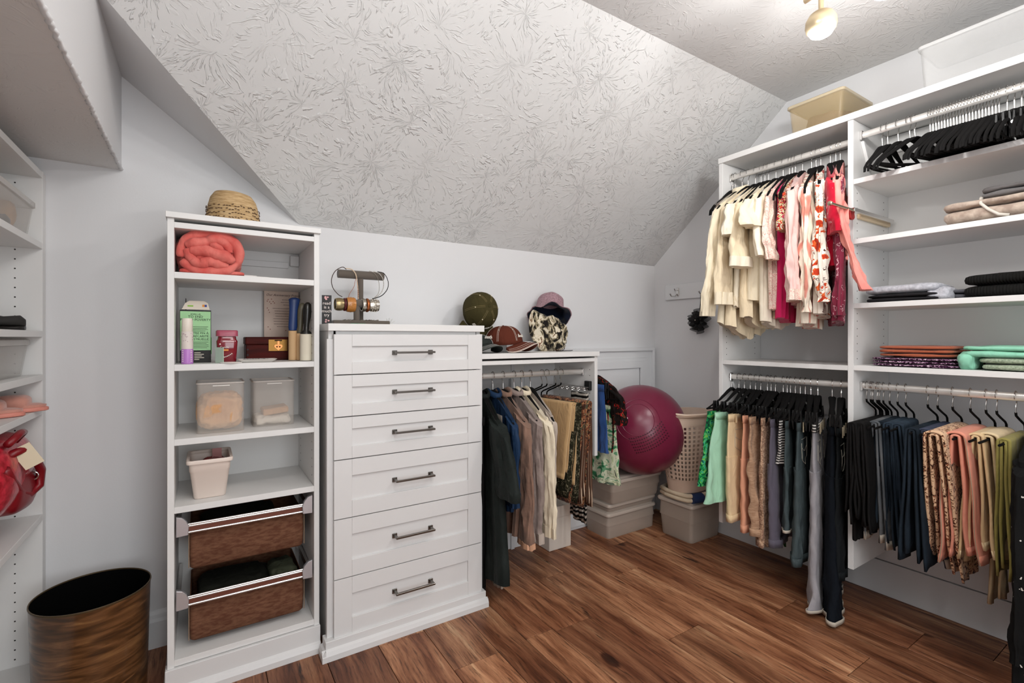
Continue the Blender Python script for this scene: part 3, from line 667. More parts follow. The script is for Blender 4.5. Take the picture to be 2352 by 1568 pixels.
tag(mk('white_cloth', superell((.23, 2.12, .8725), (.06, .06, .016), .5, .4, 5, .006, 30, ridge=True), cloth('offwhite', 'e2d8cc'), smooth='all'), 'folded white cloth lying in the right translucent bin', 'cloth')
tag(mk('tan_pouch', B(-.045, .045, -.05, .05, -.012, .012).xf(Matrix.Translation((.240, 2.12, .9055)) @ Matrix.Rotation(rad(-6), 4, 'Y')), cloth('tan_pouch', 'c79c78'), bevel=.004), 'flat tan pouch resting on the white cloth in the right bin', 'pouch')

# ------------------------------------------------------------------ tower shelf 4: white tapered bin
plw = mat('cream_plastic', 'e5d6cb', .4, spec=.4)
wbn = thing('white_bin', 'small white tapered plastic bin with rolled rim on the fourth tower shelf', 'bin', (.02, 2.06, .6275))
def wr(w_, d_, z, cy=2.065, cx=.022, r=.014): return [Vector((x, y, z)) for x, y in rnd_rect(w_, d_, r, 4, cx, cy)]
z4 = .6275
mk('bin_body', MB().loft([wr(.092, .125, z4), wr(.096, .13, z4+.003), wr(.118, .165, z4+.098), wr(.1215, .168, z4+.100), wr(.124, .175, z4+.130), wr(.120, .171, z4+.130), wr(.112, .160, z4+.097), wr(.090, .122, z4+.004)], True), plw, wbn, smooth=True)
mk('rolled_rim', MB().loft([wr(.122, .172, z4+.126), wr(.138, .190, z4+.128), wr(.140, .192, z4+.136), wr(.136, .188, z4+.141), wr(.120, .170, z4+.139), wr(.119, .168, z4+.130), wr(.122, .172, z4+.126)], False), plw, wbn, smooth=True)
tag(mk('red_item', superell((.035, 2.085, z4+.075), (.036, .05, .045), .6, .6, 2, .006, 30, ridge=True), cloth('brick_red', '8e3a36'), smooth='all'), 'brick red fabric bundle inside the small white bin', 'cloth')
tag(mk('pink_card', B(.030, .060, 2.10, 2.102, z4+.03, z4+.152).xf(Matrix.Identity(4)), mat('card_rose', 'b98583', .7)), 'dusty pink card standing in the small white bin', 'card')

# ------------------------------------------------------------------ tower pull-out baskets
linen = mat('linen_brown', '5f3d2e', .9, spec=.1, bump=(300, .5, .001), vary=(45, '775440', (1, 1, 3)))
satin = mat('basket_endcap', 'c3c2c6', .3, .7)
strip = mat('wood_strip', '6a3828', .5)
def basket(label, zr, depth, z0):
    t = thing('pullout_basket', label, 'basket', (.146, TY+.01, z0))
    y0 = TY+.008
    fr = MB().tube([(-.046, y0+.006, zr), (.334, y0+.006, zr)], .0042, 8).tube([(-.046, y0+.006, zr-.006), (.334, y0+.006, zr-.006)], .0035, 8).tube([(-.046, y0+.006, zr-.027), (.334, y0+.006, zr-.027)], .0045, 8)
    mk('chrome_rail', fr, CHROME, t, smooth=True)
    mk('wood_strip', B(-.046, .334, y0+.006, y0+.0105, zr-.024, zr-.008), strip, t)
    for (xx, sgn) in ((-.0745, 1), (.3515, -1)):
        pts = [(xx, zr-.036), (xx+sgn*.034, zr-.034), (xx+sgn*.036, zr-.004), (xx+sgn*.030, zr+.012), (xx+sgn*.018, zr+.026), (xx, zr+.032)]
        mk('end_cap', MB().prism([(p[0]+(0 if sgn > 0 else 0), p[1]) for p in pts], 'y', y0-.004, y0+.012), satin, t, bevel=.0018)
        mk('side_rail', B(min(xx, xx+sgn*.010), max(xx, xx+sgn*.010), y0+.0125, TB-.03, zr-.03, zr-.005), CHROME, t)
    def fr_(w_, d_, z, r=.012): return [Vector((x, y, z)) for x, y in rnd_rect(w_, d_, r, 3, .144, y0+.02+.165)]
    wall = [fr_(.350, .29, z0+.003), fr_(.362, .300, z0+.010), fr_(.366, .304, z0+depth*.5), fr_(.364, .302, zr-.040), fr_(.358, .296, zr-.038), fr_(.356, .292, z0+.014)]
    mk('fabric_bag', MB().loft(wall, True), linen, t, smooth=True)
    sd = MB().tube([(-.0395, y0+.033, z0+.012), (-.0395, y0+.033, zr-.042)], .0016, 6).tube([(.3275, y0+.033, z0+.012), (.3275, y0+.033, zr-.042)], .0016, 6)
    mk('piping', sd, mat('piping_tan', '8d7660', .8), t)
    return t
bk1 = basket('brown linen pull-out basket with chrome rail, upper of the two in the tower', .560, .13, .390)
bk2 = basket('brown linen pull-out basket with chrome rail, lower of the two in the tower', .315, .13, .142)
dk = cloth('dark_knit', '20211c')
tag(mk('folded_garment', superell((.12, 2.12, .468), (.12, .11, .055), .4, .35, 6, .012, 16, ridge=True), dk, smooth='all'), 'black folded clothing inside the upper linen basket', 'clothing')
tag(mk('folded_garment', superell((.105, 2.12, .225), (.115, .11, .055), .4, .35, 8, .012, 16, ridge=True), dk, smooth='all'), 'black folded clothing at the left inside the lower linen basket', 'clothing')
tag(mk('folded_garment', superell((.265, 2.10, .250), (.045, .09, .045), .6, .5, 9, .010, 20, ridge=True), cloth('olive_knit', '45493a'), smooth='all'), 'olive green folded clothing at the right inside the lower basket', 'clothing')

# ------------------------------------------------------------------ chest top: sign, jewellery stand
ZT = 1.2435
sg = thing('quote_sign', 'narrow black sign with white lettering at the left end of the chest', 'sign', (.40, 2.0, ZT))
Ms = Matrix.Translation((.413, 2.0, ZT)) @ Matrix.Rotation(rad(-12), 4, 'Z')
mk('sign_board', MB().box(-.018, .018, -.001, .005, 0, .114).xf(Ms), mat('sign_black', '1c1a1a', .5), sg)
st = MB()
for k, s_ in enumerate(('read', 'is a', 'much', 'try')):
    q = text_mb(s_, .0165, Ms @ at_front(0, -.0013, .077-.0155*k)); st.add(q.v, q.f)
mk('lettering', st, mat('print_white', 'e8dcd6', .5), sg)
fl_ = MB()
for k in range(8): fl_.sphere((R.uniform(-.013, .013), -.001, R.choice((R.uniform(.004, .02), R.uniform(.094, .11)))), .004, 8, (1, .2, .8))
mk('printed_flowers', fl_.xf(Ms), mat('flower_pink', 'd9a6a6', .6), sg, kind='stuff')

gv = mat('taupe_velvet', '5e554d', .85, sheen=.3)
js = thing('jewellery_stand', 'taupe velvet two bar bracelet stand on a flat tray', 'jewellery stand', (.58, 2.1, ZT))
mk('tray_base', B(.452, .690, 2.06, 2.20, ZT, ZT+.019), gv, js, bevel=.003)
mk('post', MB().tube([(.586, 2.15, ZT+.018), (.586, 2.15, ZT+.205)], .0125, 16), gv, js, smooth=True)
mk('upper_bar', MB().tube([(.488, 2.15, ZT+.222), (.490, 2.15, ZT+.222), (.688, 2.15, ZT+.222), (.690, 2.15, ZT+.222)], [.012, .0185, .0185, .012], 20), gv, js, smooth=True)
mk('front_post', MB().tube([(.553, 2.09, ZT+.018), (.553, 2.09, ZT+.085)], .0125, 16), gv, js, smooth=True)
mk('lower_bar', MB().tube([(.468, 2.09, ZT+.092), (.470, 2.09, ZT+.092), (.640, 2.09, ZT+.092), (.642, 2.09, ZT+.092)], [.010, .0165, .0165, .010], 20), gv, js, smooth=True)
def bangle(name, label, x0, x1, r0, m, c=(2.09, ZT+.092), bulge=.003, deco=None, cat='bracelet'):
    pr = [(r0-.002, x0), (r0+.001, x0), (r0+bulge, (x0*3+x1)/4), (r0+bulge*1.2, (x0+x1)/2), (r0+bulge, (x0+3*x1)/4), (r0+.001, x1), (r0-.002, x1), (r0-.002, x0)]
    mb = MB(); rings = []
    for (r, x) in pr: rings.append([Vector((x, c[0]+r*math.cos(2*PI*k/32), c[1]-.006+r*math.sin(2*PI*k/32))) for k in range(32)])
    mb.loft(rings, False)
    t = thing(name, label, cat, ((x0+x1)/2, c[0], c[1]))
    mk('band', mb, m, t, smooth=True)
    if deco: deco(t)
    return t
gold = mat('antique_gold', 'a4763b', .35, .85); silver = mat('silver', 'b9b2a6', .25, 1)
def deco_pearl(t):
    d = MB()
    for i in range(3):
        for k in range(14):
            a = 2*PI*(k+.5*i)/14; d.sphere((.617+.010*i, 2.09+.0265*math.cos(a), ZT+.086+.0265*math.sin(a)), .0022, 8)
    mk('stud_beads', d, mat('pearl', 'e6dccb', .25), t, smooth=True)
def deco_ring(t):
    d = MB()
    for k in range(18):
        a = 2*PI*k/18; d.tube([(.472, 2.09+.0252*math.cos(a), ZT+.086+.0252*math.sin(a)), (.492, 2.09+.0252*math.cos(a+.2), ZT+.086+.0252*math.sin(a+.2))], .0011, 5)
    mk('etched_lines', d, silver, t)
bangle('bracelet', 'engraved gold and silver cuff at the left end of the lower bar', .465, .497, .0235, mat('gold_silver', '9c8a66', .3, .9), deco=deco_ring)
bangle('bracelet', 'dark red beaded bracelet beside the amber bangle', .498, .508, .0245, mat('garnet', '4c1315', .25))
def deco_amber(t):
    d = MB()
    for k in range(26):
        a = R.uniform(0, 2*PI); x = R.uniform(.516, .538); d.sphere((x, 2.09+.0315*math.cos(a), ZT+.086+.0315*math.sin(a)), .0018, 6)
    mk('gold_flecks', d, gold, t)
bangle('bracelet', 'wide carved amber coloured bangle on the lower bar', .510, .545, .0285, mat('amber_wood', 'b0712f', .35, coat=.5), deco=deco_amber)
bangle('bracelet', 'silver and white enamel cuff right of the front post', .574, .590, .0255, silver)
bangle('bracelet', 'copper chain link bracelet between the silver cuffs', .592, .603, .0265, mat('copper', 'a9633a', .3, .9))
bangle('bracelet', 'studded silver cuff at the right end of the lower bar', .606, .646, .0235, silver, deco=deco_pearl)
def necklace(label, pts, r, m, beads=False):
    n = thing('necklace', label, 'necklace', pts[0])
    P = [Vector(p) for p in pts]; path = []
    for i in range(len(P)-1):
        a, b, c, d = P[max(i-1, 0)], P[i], P[i+1], P[min(i+2, len(P)-1)]
        for k in range(6):
            t = k/6; path.append(.5*((2*b)+(c-a)*t+(2*a-5*b+4*c-d)*t*t+(3*b-a-3*c+d)*t**3))
    path.append(P[-1])
    mk('cord', MB().tube(path, r, 6), m, n, smooth=True)
    if beads:
        d = MB()
        for q in path[::1]: d.sphere(q, r*1.9, 6)
        mk('beads', d, beads, n, smooth=True)
zz = ZT
necklace('brown cord necklace looped over the left end of the upper bar', [(.520, 2.13, zz+.150+.09), (.500, 2.115, zz+.246), (.468, 2.10, zz+.225), (.452, 2.095, zz+.19), (.457, 2.095, zz+.155), (.478, 2.095, zz+.128), (.495, 2.092, zz+.118)], .0016, mat('cord_brown', '3d2c22', .7))
necklace('beaded rust and white necklace hanging from the upper bar beside the post', [(.520, 2.13, zz+.243), (.540, 2.120, zz+.240), (.556, 2.118, zz+.222), (.562, 2.118, zz+.195), (.566, 2.118, zz+.16), (.568, 2.118, zz+.115)], .0015, mat('rust', '9c5230', .5), mat('bead_cream', 'd8c3a8', .4))
necklace('thin copper necklace with long drop crossing the post', [(.556, 2.115, zz+.200), (.545, 2.10, zz+.165), (.527, 2.095, zz+.135), (.520, 2.092, zz+.118)], .0010, mat('rust', '9c5230', .5))
necklace('thin silver chain near the right end of the upper bar', [(.618, 2.13, zz+.240), (.640, 2.126, zz+.232), (.657, 2.126, zz+.205), (.660, 2.12, zz+.170), (.652, 2.11, zz+.140), (.630, 2.10, zz+.118)], .0011, silver)
necklace('black and white checked beaded necklace on the upper bar', [(.640, 2.13, zz+.240), (.665, 2.124, zz+.228), (.680, 2.12, zz+.195), (.672, 2.112, zz+.155), (.650, 2.105, zz+.130), (.622, 2.10, zz+.112)], .0013, mat('bead_black', '1c1a18', .4), mat('bead_white', 'ddd8cf', .4))
necklace('black leather cord necklace at the right end of the upper bar', [(.655, 2.13, zz+.240), (.682, 2.12, zz+.232), (.698, 2.115, zz+.20), (.694, 2.108, zz+.165), (.670, 2.102, zz+.135), (.640, 2.098, zz+.120), (.622, 2.096, zz+.116)], .0017, BLACKV)
tag(mk('trinket_card', B(.520, .578, 2.045, 2.057, ZT, ZT+.006), mat('card_green', '2e7a52', .6)), 'small green card lying before the jewellery stand tray', 'card')
tag(mk('cream_slip', B(.545, .600, 2.030, 2.043, ZT, ZT+.004), mat('paper_cream2', 'd9cda9', .7)), 'small cream slip of paper before the jewellery tray', 'paper')
sil = MB()
for k in range(14): sil.tube([(.50+.011*k, 2.12+R.uniform(-.02, .02), ZT+.020), (.512+.011*k, 2.10+R.uniform(-.02, .02), ZT+.023)], .0013, 5)
tag(mk('silver_trinkets', sil, silver, smooth=True, kind='stuff'), 'thin silver trinkets lying in the jewellery stand tray', 'jewellery')
tg = MB(); 
for a in (60, 110, 150, 35, 85): tg.box(-.001, .001, 0, .001, 0, R.uniform(.018, .034)).xf(Matrix.Identity(4)) if False else tg.tube([(.704, 2.12, ZT+.002), (.704+.032*math.cos(rad(a)), 2.12, ZT+.002+.032*math.sin(rad(a)))], [.0008, .0022], 6)
tag(mk('feather_tag', tg, mat('sheer_white', 'e8e8e6', .6, trans=.4)), 'sheer white ribbon sprig right of the jewellery tray', 'ribbon')

# ------------------------------------------------------------------ hats on the hanging unit top (z 1.115)
ZH = 1.1155
def cap(name, label, colr, colt, base, tilt, yaw, sc, text, brimlen=.075, squash=.85, roll=0):
    t = thing(name, label, 'cap', base)
    Mx = Matrix.Translation(base) @ Matrix.Rotation(yaw, 4, 'Z') @ Matrix.Rotation(tilt, 4, 'X') @ Matrix.Rotation(roll, 4, 'Y')
    # local: crown is a dome with rim in the XY plane, brim towards -y
    n = 36; rings = []
    for i in range(11):
        th = (PI/2)*i/10; r = math.cos(th)**.75 if i < 10 else .03
        ring = []
        for k in range(n):
            a = 2*PI*k/n; seam = .985 if (k % 6) == 0 else 1.0
            nn = .02*noise.noise(Vector((math.cos(a)*2, math.sin(a)*2, i*.3+base[0]*9)))
            ring.append(Vector((.088*r*(seam+nn)*math.cos(a), .098*r*(seam+nn)*math.sin(a), .125*squash*math.sin(th)**.9)))
        rings.append(ring)
    mk('crown', MB().loft(rings, False).xf(Mx), colr, t, smooth=True, solid=.002)
    mk('top_button', MB().sphere((0, 0, .125*squash+.001), .006, 10, (1, 1, .5)).xf(Mx), colr, t, smooth=True)
    stt = MB()
    for k in range(0, n, 6):
        for dk_ in (-.035, .035):
            a0 = 2*PI*k/n
            pth = []
            for i in range(1, 10):
                th = (PI/2)*i/10; r = math.cos(th)**.75+.012; a = a0+dk_/max(r, .15)
                pth.append((.088*r*math.cos(a), .098*r*math.sin(a), .125*squash*math.sin(th)**.9+.001))
            stt.tube(pth, .0007, 4)
    br = MB(); top = []; m_ = 22; rows = 7
    vs = []
    for i in range(rows):
        f = i/(rows-1)
        for k in range(m_+1):
            a = rad(205+130*k/m_); w_ = math.sin(PI*k/m_)**.6
            rr = 1+f*w_*brimlen/.095
            x = .088*rr*math.cos(a); y = .098*rr*math.sin(a); z = -.012*f-.35*(x*x)/.088*1.0+.012
            vs.append((x*1.02, y, z))
    for i in range(rows-1):
        for k in range(m_): br.f.append((i*(m_+1)+k, i*(m_+1)+k+1, (i+1)*(m_+1)+k+1, (i+1)*(m_+1)+k))
    br.v = [Vector(v) for v in vs]
    b_ = mk('brim', MB().add(br.v, br.f).xf(Mx), colr, t, smooth='all', solid=.004)
    for f in (.55, .75, .95):
        pth = []
        for k in range(1, m_):
            a = rad(205+130*k/m_); w_ = math.sin(PI*k/m_)**.6; rr = 1+f*w_*brimlen/.095
            x = .088*rr*math.cos(a); pth.append((x*1.02, .098*rr*math.sin(a), -.012*f-.35*(x*x)/.088+.0148))
        stt.tube(pth, .0007, 4)
    mk('stitching', stt.xf(Mx), colt, t)
    pth = []
    for k in range(0, m_+1):
        a = rad(205+130*k/m_); w_ = math.sin(PI*k/m_)**.6; rr = 1+w_*brimlen/.095
        x = .088*rr*math.cos(a); pth.append((x*1.02, .098*rr*math.sin(a), -.012-.35*(x*x)/.088+.012))
    mk('brim_piping', MB().tube(pth, .0024, 6).xf(Mx), colt if 'piping' in colt.name else colr, t, smooth=True)
    ey = MB()
    for a in (240, 300, 180, 0, 60, 120):
        th = PI/2*.55; r = math.cos(th)**.75+.01
        ey.sphere((.088*r*math.cos(rad(a)), .098*r*math.sin(rad(a)), .125*squash*math.sin(th)**.9), .0035, 8, (1, 1, .6))
    mk('eyelet', ey.xf(Mx), mat('eyelet_thread', 'cfc3a8', .7), t)
    q = text_mb(text, .024, Mx @ Matrix.Translation((0, -.0985, .036)) @ Matrix.Rotation(rad(74), 4, 'X'), shear=.3, extr=.0012)
    for v in q.v:   # wrap the lettering around the crown front
        lv = Mx.inverted() @ v; lv.y += (1-math.sqrt(max(0, 1-(lv.x/.09)**2)))*.098; v.xyz = Mx @ lv
    mk('embroidery', q, mat('thread_white', 'e8e0d4', .7), t)
    return t
olive = cloth('olive_canvas', '403a22', .5, 160)
cap('baseball_cap', 'olive baseball cap with cream stitching standing against the wall', olive, mat('stitch_tan', '8a7a52', .7), (1.195, 2.185, ZH+.205), rad(78), 0, 1, 'Baker House', .085, .95)
cap('visor_cap', 'brown ball cap with pale piping lying right of the olive cap', cloth('cocoa', '5a2d21', .4, 160), mat('piping_cream', 'd8c9bd', .7), (1.29, 2.085, ZH+.036), rad(-3), rad(38), 1, 'bounds', .075, .78)
cap('baseball_cap', 'dark grey cap lying behind the chest edge under the brown cap', cloth('charcoal_canvas', '2f3330', .4, 160), mat('stitch_white', 'bdbab4', .7), (1.125, 2.10, ZH+.034), rad(0), rad(20), 1, 'north', .055, .45)
# bucket hats
camo = cloth('camo_leaf', 'cfc2aa', .4, 160); nt = camo.node_tree; N = nt.nodes.new; L = nt.links.new
tc = N('ShaderNodeTexCoord'); mp = N('ShaderNodeMapping'); mp.inputs['Scale'].default_value = (17, 17, 11); mp.inputs['Rotation'].default_value = (.5, .7, .3); L(tc.outputs['Object'], mp.inputs[0])
n1 = N('ShaderNodeTexNoise'); n1.inputs['Scale'].default_value = 1.6; n1.inputs['Detail'].default_value = 3; n1.inputs['Distortion'].default_value = 1.2; L(mp.outputs[0], n1.inputs[0])
rp = ramp(nt, [(.36, '1f1b18'), (.42, '57503f'), (.46, '9c8f74'), (.52, 'dcd2bd'), (.60, 'cdbfa4'), (.64, '6e3a2c'), (.68, '8d8468')]); rp.color_ramp.interpolation = 'CONSTANT'; L(n1.outputs[0], rp.inputs[0]); L(rp.outputs[0], bsdf(camo).inputs['Base Color'])
def bucket(name, label, m, base, M3, r=.088, h=.095, brim=.055, seed=1, wob=.012, lining=None):
    t = thing(name, label, 'hat', base); Mx = Matrix.Translation(base) @ M3; n = 48; rings = []
    for (rr, z) in ((.001, h), (.02, h), (r*.55, h*1.0), (r*.84, h*.97), (r*.92, h*.86), (r*.96, h*.5), (r, 0), (r+brim*.4, -brim*.45), (r+brim*.75, -brim*.8), (r+brim, -brim)):
        ring = []
        for k in range(n):
            a = 2*PI*k/n; f = max(0, (rr-r)/brim)
            wv = wob*(.3+f*1.6)*noise.noise(Vector((math.cos(a)*1.8, math.sin(a)*1.8, seed+z*9)))
            ring.append(Vector(((rr+wv)*math.cos(a), (rr*1.08+wv)*math.sin(a), z+wv*1.2)))
        rings.append(ring)
    mk('crown', MB().loft(rings, False).xf(Mx), m, t, smooth='all', solid=.003)
    if lining:
        mk('lining', MB().loft([[v*.965+Vector((0, 0, -.004)) for v in rg] for rg in rings[4:10]], False).xf(Mx), lining, t, smooth='all')
    return t, Mx
pk = cloth('rose_tweed', 'b08f96', .8, 260, (120, '8d6f77', (1, 1, 1)))
bucket('bucket_hat', 'pink tweed bucket hat with navy lined brim behind the leaf print hat', pk, (1.668, 2.205, ZH+.215), Matrix.Rotation(rad(24), 4, 'Y') @ Matrix.Rotation(rad(-22), 4, 'X'), .078, .10, .036, 3, .012, mat('navy_lining', '1b2437', .35))
t_, Mx = bucket('bucket_hat', 'leaf camouflage bucket hat with black chin cord standing on its brim', camo, (1.632, 2.135, ZH+.118), Matrix.Rotation(rad(68), 4, 'X') @ Matrix.Rotation(rad(10), 4, 'Y'), .070, .035, .052, 8, .030, None)
mk('folded_crown', superell((1.650, 2.105, ZH+.085), (.055, .03, .065), .8, .8, 7, .012, 26, ridge=True), camo, t_, smooth='all')
necklace_pts = [(1.640, 2.075, ZH+.16), (1.638, 2.062, ZH+.12), (1.645, 2.055, ZH+.06), (1.655, 2.05, ZH+.012), (1.62, 2.03, ZH+.003), (1.59, 2.02, ZH+.003), (1.585, 2.035, ZH+.003), (1.62, 2.045, ZH+.003), (1.69, 2.04, ZH+.003), (1.72, 2.06, ZH+.004)]
mk('chin_cord', MB().tube(necklace_pts, .0018, 6), BLACKV, t_, smooth=True)
wx = thing('flat_white_box', 'low white box behind the caps on the hanging unit top', 'box', (1.50, 2.23, ZH))
mk('box_base', B(1.36, 1.625, 2.17, 2.295, ZH, ZH+.040), TRIM, wx, bevel=.002); mk('box_lid', B(1.358, 1.627, 2.168, 2.297, ZH+.0402, ZH+.053), TRIM, wx, bevel=.002)
# ------------------------------------------------------------------ back right corner: storage boxes, ball, laundry basket
tub = mat('tub_plastic', 'c6b6a8', .35, alpha=.5); tub2 = mat('tub_lid', 'd3c5b8', .32, alpha=.78)
def tubbox(name, label, x0, x1, y0, y1, z0, z1, taper=.03, lid=True, inner=None, rim=.008, group=None):
    t = thing(name, label, 'storage box', ((x0+x1)/2, (y0+y1)/2, z0)); cx, cy, w_, d_ = (x0+x1)/2, (y0+y1)/2, x1-x0, y1-y0
    zl = z1-(.022 if lid else 0)
    def rg(k, z, r=.02): return [Vector((x, y, z)) for x, y in rnd_rect(w_-2*k, d_-2*k, r, 3, cx, cy)]
    mk('tub', MB().loft([rg(taper, z0+.0005), rg(taper*.9, z0+.006), rg(taper*.35+.004, z0+(zl-z0)*.55), rg(taper*.35, z0+(zl-z0)*.56), rg(.010, zl-.010), rg(.004, zl-.0095), rg(.004, zl), rg(.012, zl), rg(taper+.004, z0+.006)], True), tub, t, smooth=True)
    if lid: mk('lid', MB().loft([rg(0, zl-.006), rg(-.002, zl+.004), rg(.002, zl+.012), rg(.012, zl+.013), rg(.016, z1-.003), rg(.022, z1), rg(.05, z1), rg(.052, z1-.004), rg(.06, z1-.004)], True), tub2, t, smooth=True)
    return t
tubbox('storage_box', 'translucent storage box at the bottom of the stack under the ball', 2.000, 2.415, 2.072, 2.290, 0, .160, .012)
tubbox('storage_box', 'flat translucent storage box in the middle of the stack under the ball', 2.004, 2.411, 2.070, 2.288, .1605, .215, .010)
tubbox('storage_box', 'translucent storage box at the top of the stack carrying the ball', 1.990, 2.420, 2.026, 2.288, .2155, .368, .022)
inn = MB()
tag(mk('folded_garment', superell((2.20, 2.18, .045), (.17, .085, .036), .4, .4, 3, .006, 14), cloth('muted_rose', 'a88f88'), smooth='all'), 'muted rose folded clothes inside the bottom storage box of the stack', 'clothing')
tag(mk('folded_garment', superell((2.20, 2.16, .275), (.16, .09, .045), .4, .4, 4, .006, 14), cloth('muted_taupe', '8e7b70'), smooth='all'), 'taupe folded clothes inside the top storage box under the ball', 'clothing')
bt_ = thing('exercise_ball', 'large burgundy exercise ball resting on the stacked storage boxes', 'ball', (2.235, 2.035, .3685))
BR = .267; bc = Vector((2.235, 2.035, .3685+BR))
burg = mat('ball_vinyl', '71203a', .28, spec=.55, bump=(400, .05, .001))
mk('ball', MB().sphere(bc, BR, 64), burg, bt_, smooth='all')
def onball(az, el, r=1.0): return bc+Vector((math.cos(rad(el))*math.sin(rad(az)), -math.cos(rad(el))*math.cos(rad(az)), math.sin(rad(el))))*BR*r
mk('valve_plug', MB().sphere(onball(-66, 22, .999), .007, 12), mat('valve_white', 'ece7e2', .4), bt_, smooth=True)
gd = MB(); az0 = -47
for i in range(6):
    for k in range(17):
        a = az0-14+2.6*k+i*1.6; e = -2+.5*k-3.4*i+.11*k*k*.55
        if k > 15: continue
        p = onball(a, e, 1.0); nn = (p-bc).normalized(); t1_ = nn.cross(Vector((0, 0, 1))).normalized(); t2_ = nn.cross(t1_)
        gd.loft([[p+nn*.0018+(t1_*math.cos(j*PI/3)+t2_*math.sin(j*PI/3))*.0040 for j in range(6)], [p-nn*.002+(t1_*math.cos(j*PI/3)+t2_*math.sin(j*PI/3))*.003 for j in range(6)]])
mk('grip_dots', gd, mat('ball_dark', '330a1a', .5), bt_, kind='stuff')
for rr_ in (20, 27):
    pth = []
    for k in range(49):
        a = 2*PI*k/48; pth.append(onball(-52+rr_*math.cos(a)/math.cos(rad(18)), 22+rr_*math.sin(a), 1.0))
    mk('molded_ring', MB().tube(pth, .0018, 5), burg, bt_, smooth=True)

tubbox('storage_tub', 'deep translucent storage tub with lid under the laundry basket', 2.345, 2.648, 1.755, 2.010, 0, .235, .022)
towel = cloth('cream_towel', 'dccbb0', .6, 200)
tw_ = thing('folded_mat', 'folded cream mat edge with navy band lying on the deep tub', 'mat', (2.43, 1.88, .2355))
def rail(z): return [Vector(p) for p in ((2.60, 1.765, z), (2.50, 1.762, z), (2.40, 1.768, z), (2.352, 1.79, z+.002), (2.338, 1.84, z+.003), (2.345, 1.93, z+.002), (2.37, 1.99, z), (2.46, 2.005, z))]
mk('layer', MB().tube(rail(.2485), .0125, 10), towel, tw_, smooth='all'); mk('layer', MB().tube(rail(.2745), .0125, 10), towel, tw_, smooth='all')
mk('navy_band', MB().tube([(2.372, 1.777, .2615), (2.41, 1.766, .2615), (2.44, 1.763, .2615)], .0285, 12, flat=1.0).xf(Matrix.Translation((0, 0, .2615)) @ Matrix.Scale(1, 4) @ Matrix.Translation((0, 0, -.2615))), mat('navy_band', '1f3660', .6), tw_, smooth=True)

# laundry basket, lattice walls
lb = thing('laundry_basket', 'tall beige perforated plastic laundry basket with side handle on the deep tub', 'laundry basket', (2.50, 1.89, .289))
lbm = mat('basket_plastic', 'd8c1ae', .42)
cxb, cyb = 2.452, 1.868; zb0, zb1 = .289, .745
def lring(f, off=0, z=None):
    a = .118+.085*f+off; b = .088+.055*f+off
    return [Vector((cxb+a*spw(math.cos(2*PI*k/LN), .75), cyb+b*spw(math.sin(2*PI*k/LN), .75), zb0+(zb1-zb0)*f if z is None else z)) for k in range(LN)]
LN = 64
solid_bands = MB().loft([lring(0, -.01), lring(0), lring(.16), lring(.16, -.003), lring(0.01, -.004)], True)
mk('base', solid_bands, lbm, lb, smooth=True)
mk('top_band', MB().loft([lring(.86), lring(.97), lring(.985, .010), lring(1.0, .012), lring(1.0, -.004), lring(.86, -.003), lring(.86)], False), lbm, lb, smooth=True)
lat = MB(); rows_ = 13
for r_ in range(rows_+1):
    f = .155+.71*r_/rows_; h_ = .011
    A = lring(f-h_); Bq = lring(f+h_); Ai = lring(f-h_, -.0028); Bi = lring(f+h_, -.0028)
    lat.loft([A, Bq, Bi, Ai, A], False)
for k in range(LN//2):
    q = MB(); kk = 2*k
    for (f0, f1) in ((.155, .865),):
        cols = []
        for f in (f0, (f0+f1)/2, f1):
            a = lring(f); ai = lring(f, -.0028)
            p, pn = a[kk], a[(kk+1) % LN]; pi_, pni = ai[kk], ai[(kk+1) % LN]
            cols.append([p, pn, pni, pi_])
        lat.loft(cols, False)
mk('lattice_wall', lat, lbm, lb)
hp = [(cxb-.205, cyb+.075, zb1+.006), (cxb-.215, cyb+.02, zb1+.012), (cxb-.200, cyb-.05, zb1+.010), (cxb-.16, cyb-.115, zb1+.006), (cxb-.08, cyb-.145, zb1+.006), (cxb+.02, cyb-.150, zb1+.006)]
mk('handle', MB().tube(hp, .0065, 8), lbm, lb, smooth=True)

# plain white carton under the hanging clothes
ct = thing('white_carton', 'plain white carton on the floor beneath the striped hanging trousers', 'carton', (1.80, 2.22, 0))
mk('carton_body', B(1.62, 1.775, 2.14, 2.283, .0005, .24), mat('carton_white', 'd9cfc4', .6), ct, bevel=.002)
mk('carton_flap', B(1.62, 1.775, 2.1385, 2.1397, .18, .24).box(1.62, 1.775, 2.1385, 2.1397, .176, .178), mat('carton_white', 'd9cfc4', .6), ct)

# ------------------------------------------------------------------ waste bin
ws_ = thing('waste_bin', 'tall round wood grain waste bin with black interior on the floor', 'waste bin', (-.302, 2.07, 0))
wg = mat('bin_woodgrain', '6b4428', .35, vary=None, coat=.3); nt = wg.node_tree; N = nt.nodes.new; L = nt.links.new
tc = N('ShaderNodeTexCoord'); mp = N('ShaderNodeMapping'); mp.inputs['Scale'].default_value = (6, 6, 46); mp.inputs['Rotation'].default_value = (.25, .1, 0); L(tc.outputs['Object'], mp.inputs[0])
n1 = N('ShaderNodeTexNoise'); n1.inputs['Scale'].default_value = 1.1; n1.inputs['Detail'].default_value = 6; n1.inputs['Distortion'].default_value = .9; L(mp.outputs[0], n1.inputs[0])
rp = ramp(nt, [(.28, '2c1b0e'), (.45, '523419'), (.58, '6f4a2b'), (.74, '8f683f')]); L(n1.outputs[0], rp.inputs[0]); L(rp.outputs[0], bsdf(wg).inputs['Base Color'])
wc = (-.302, 2.07)
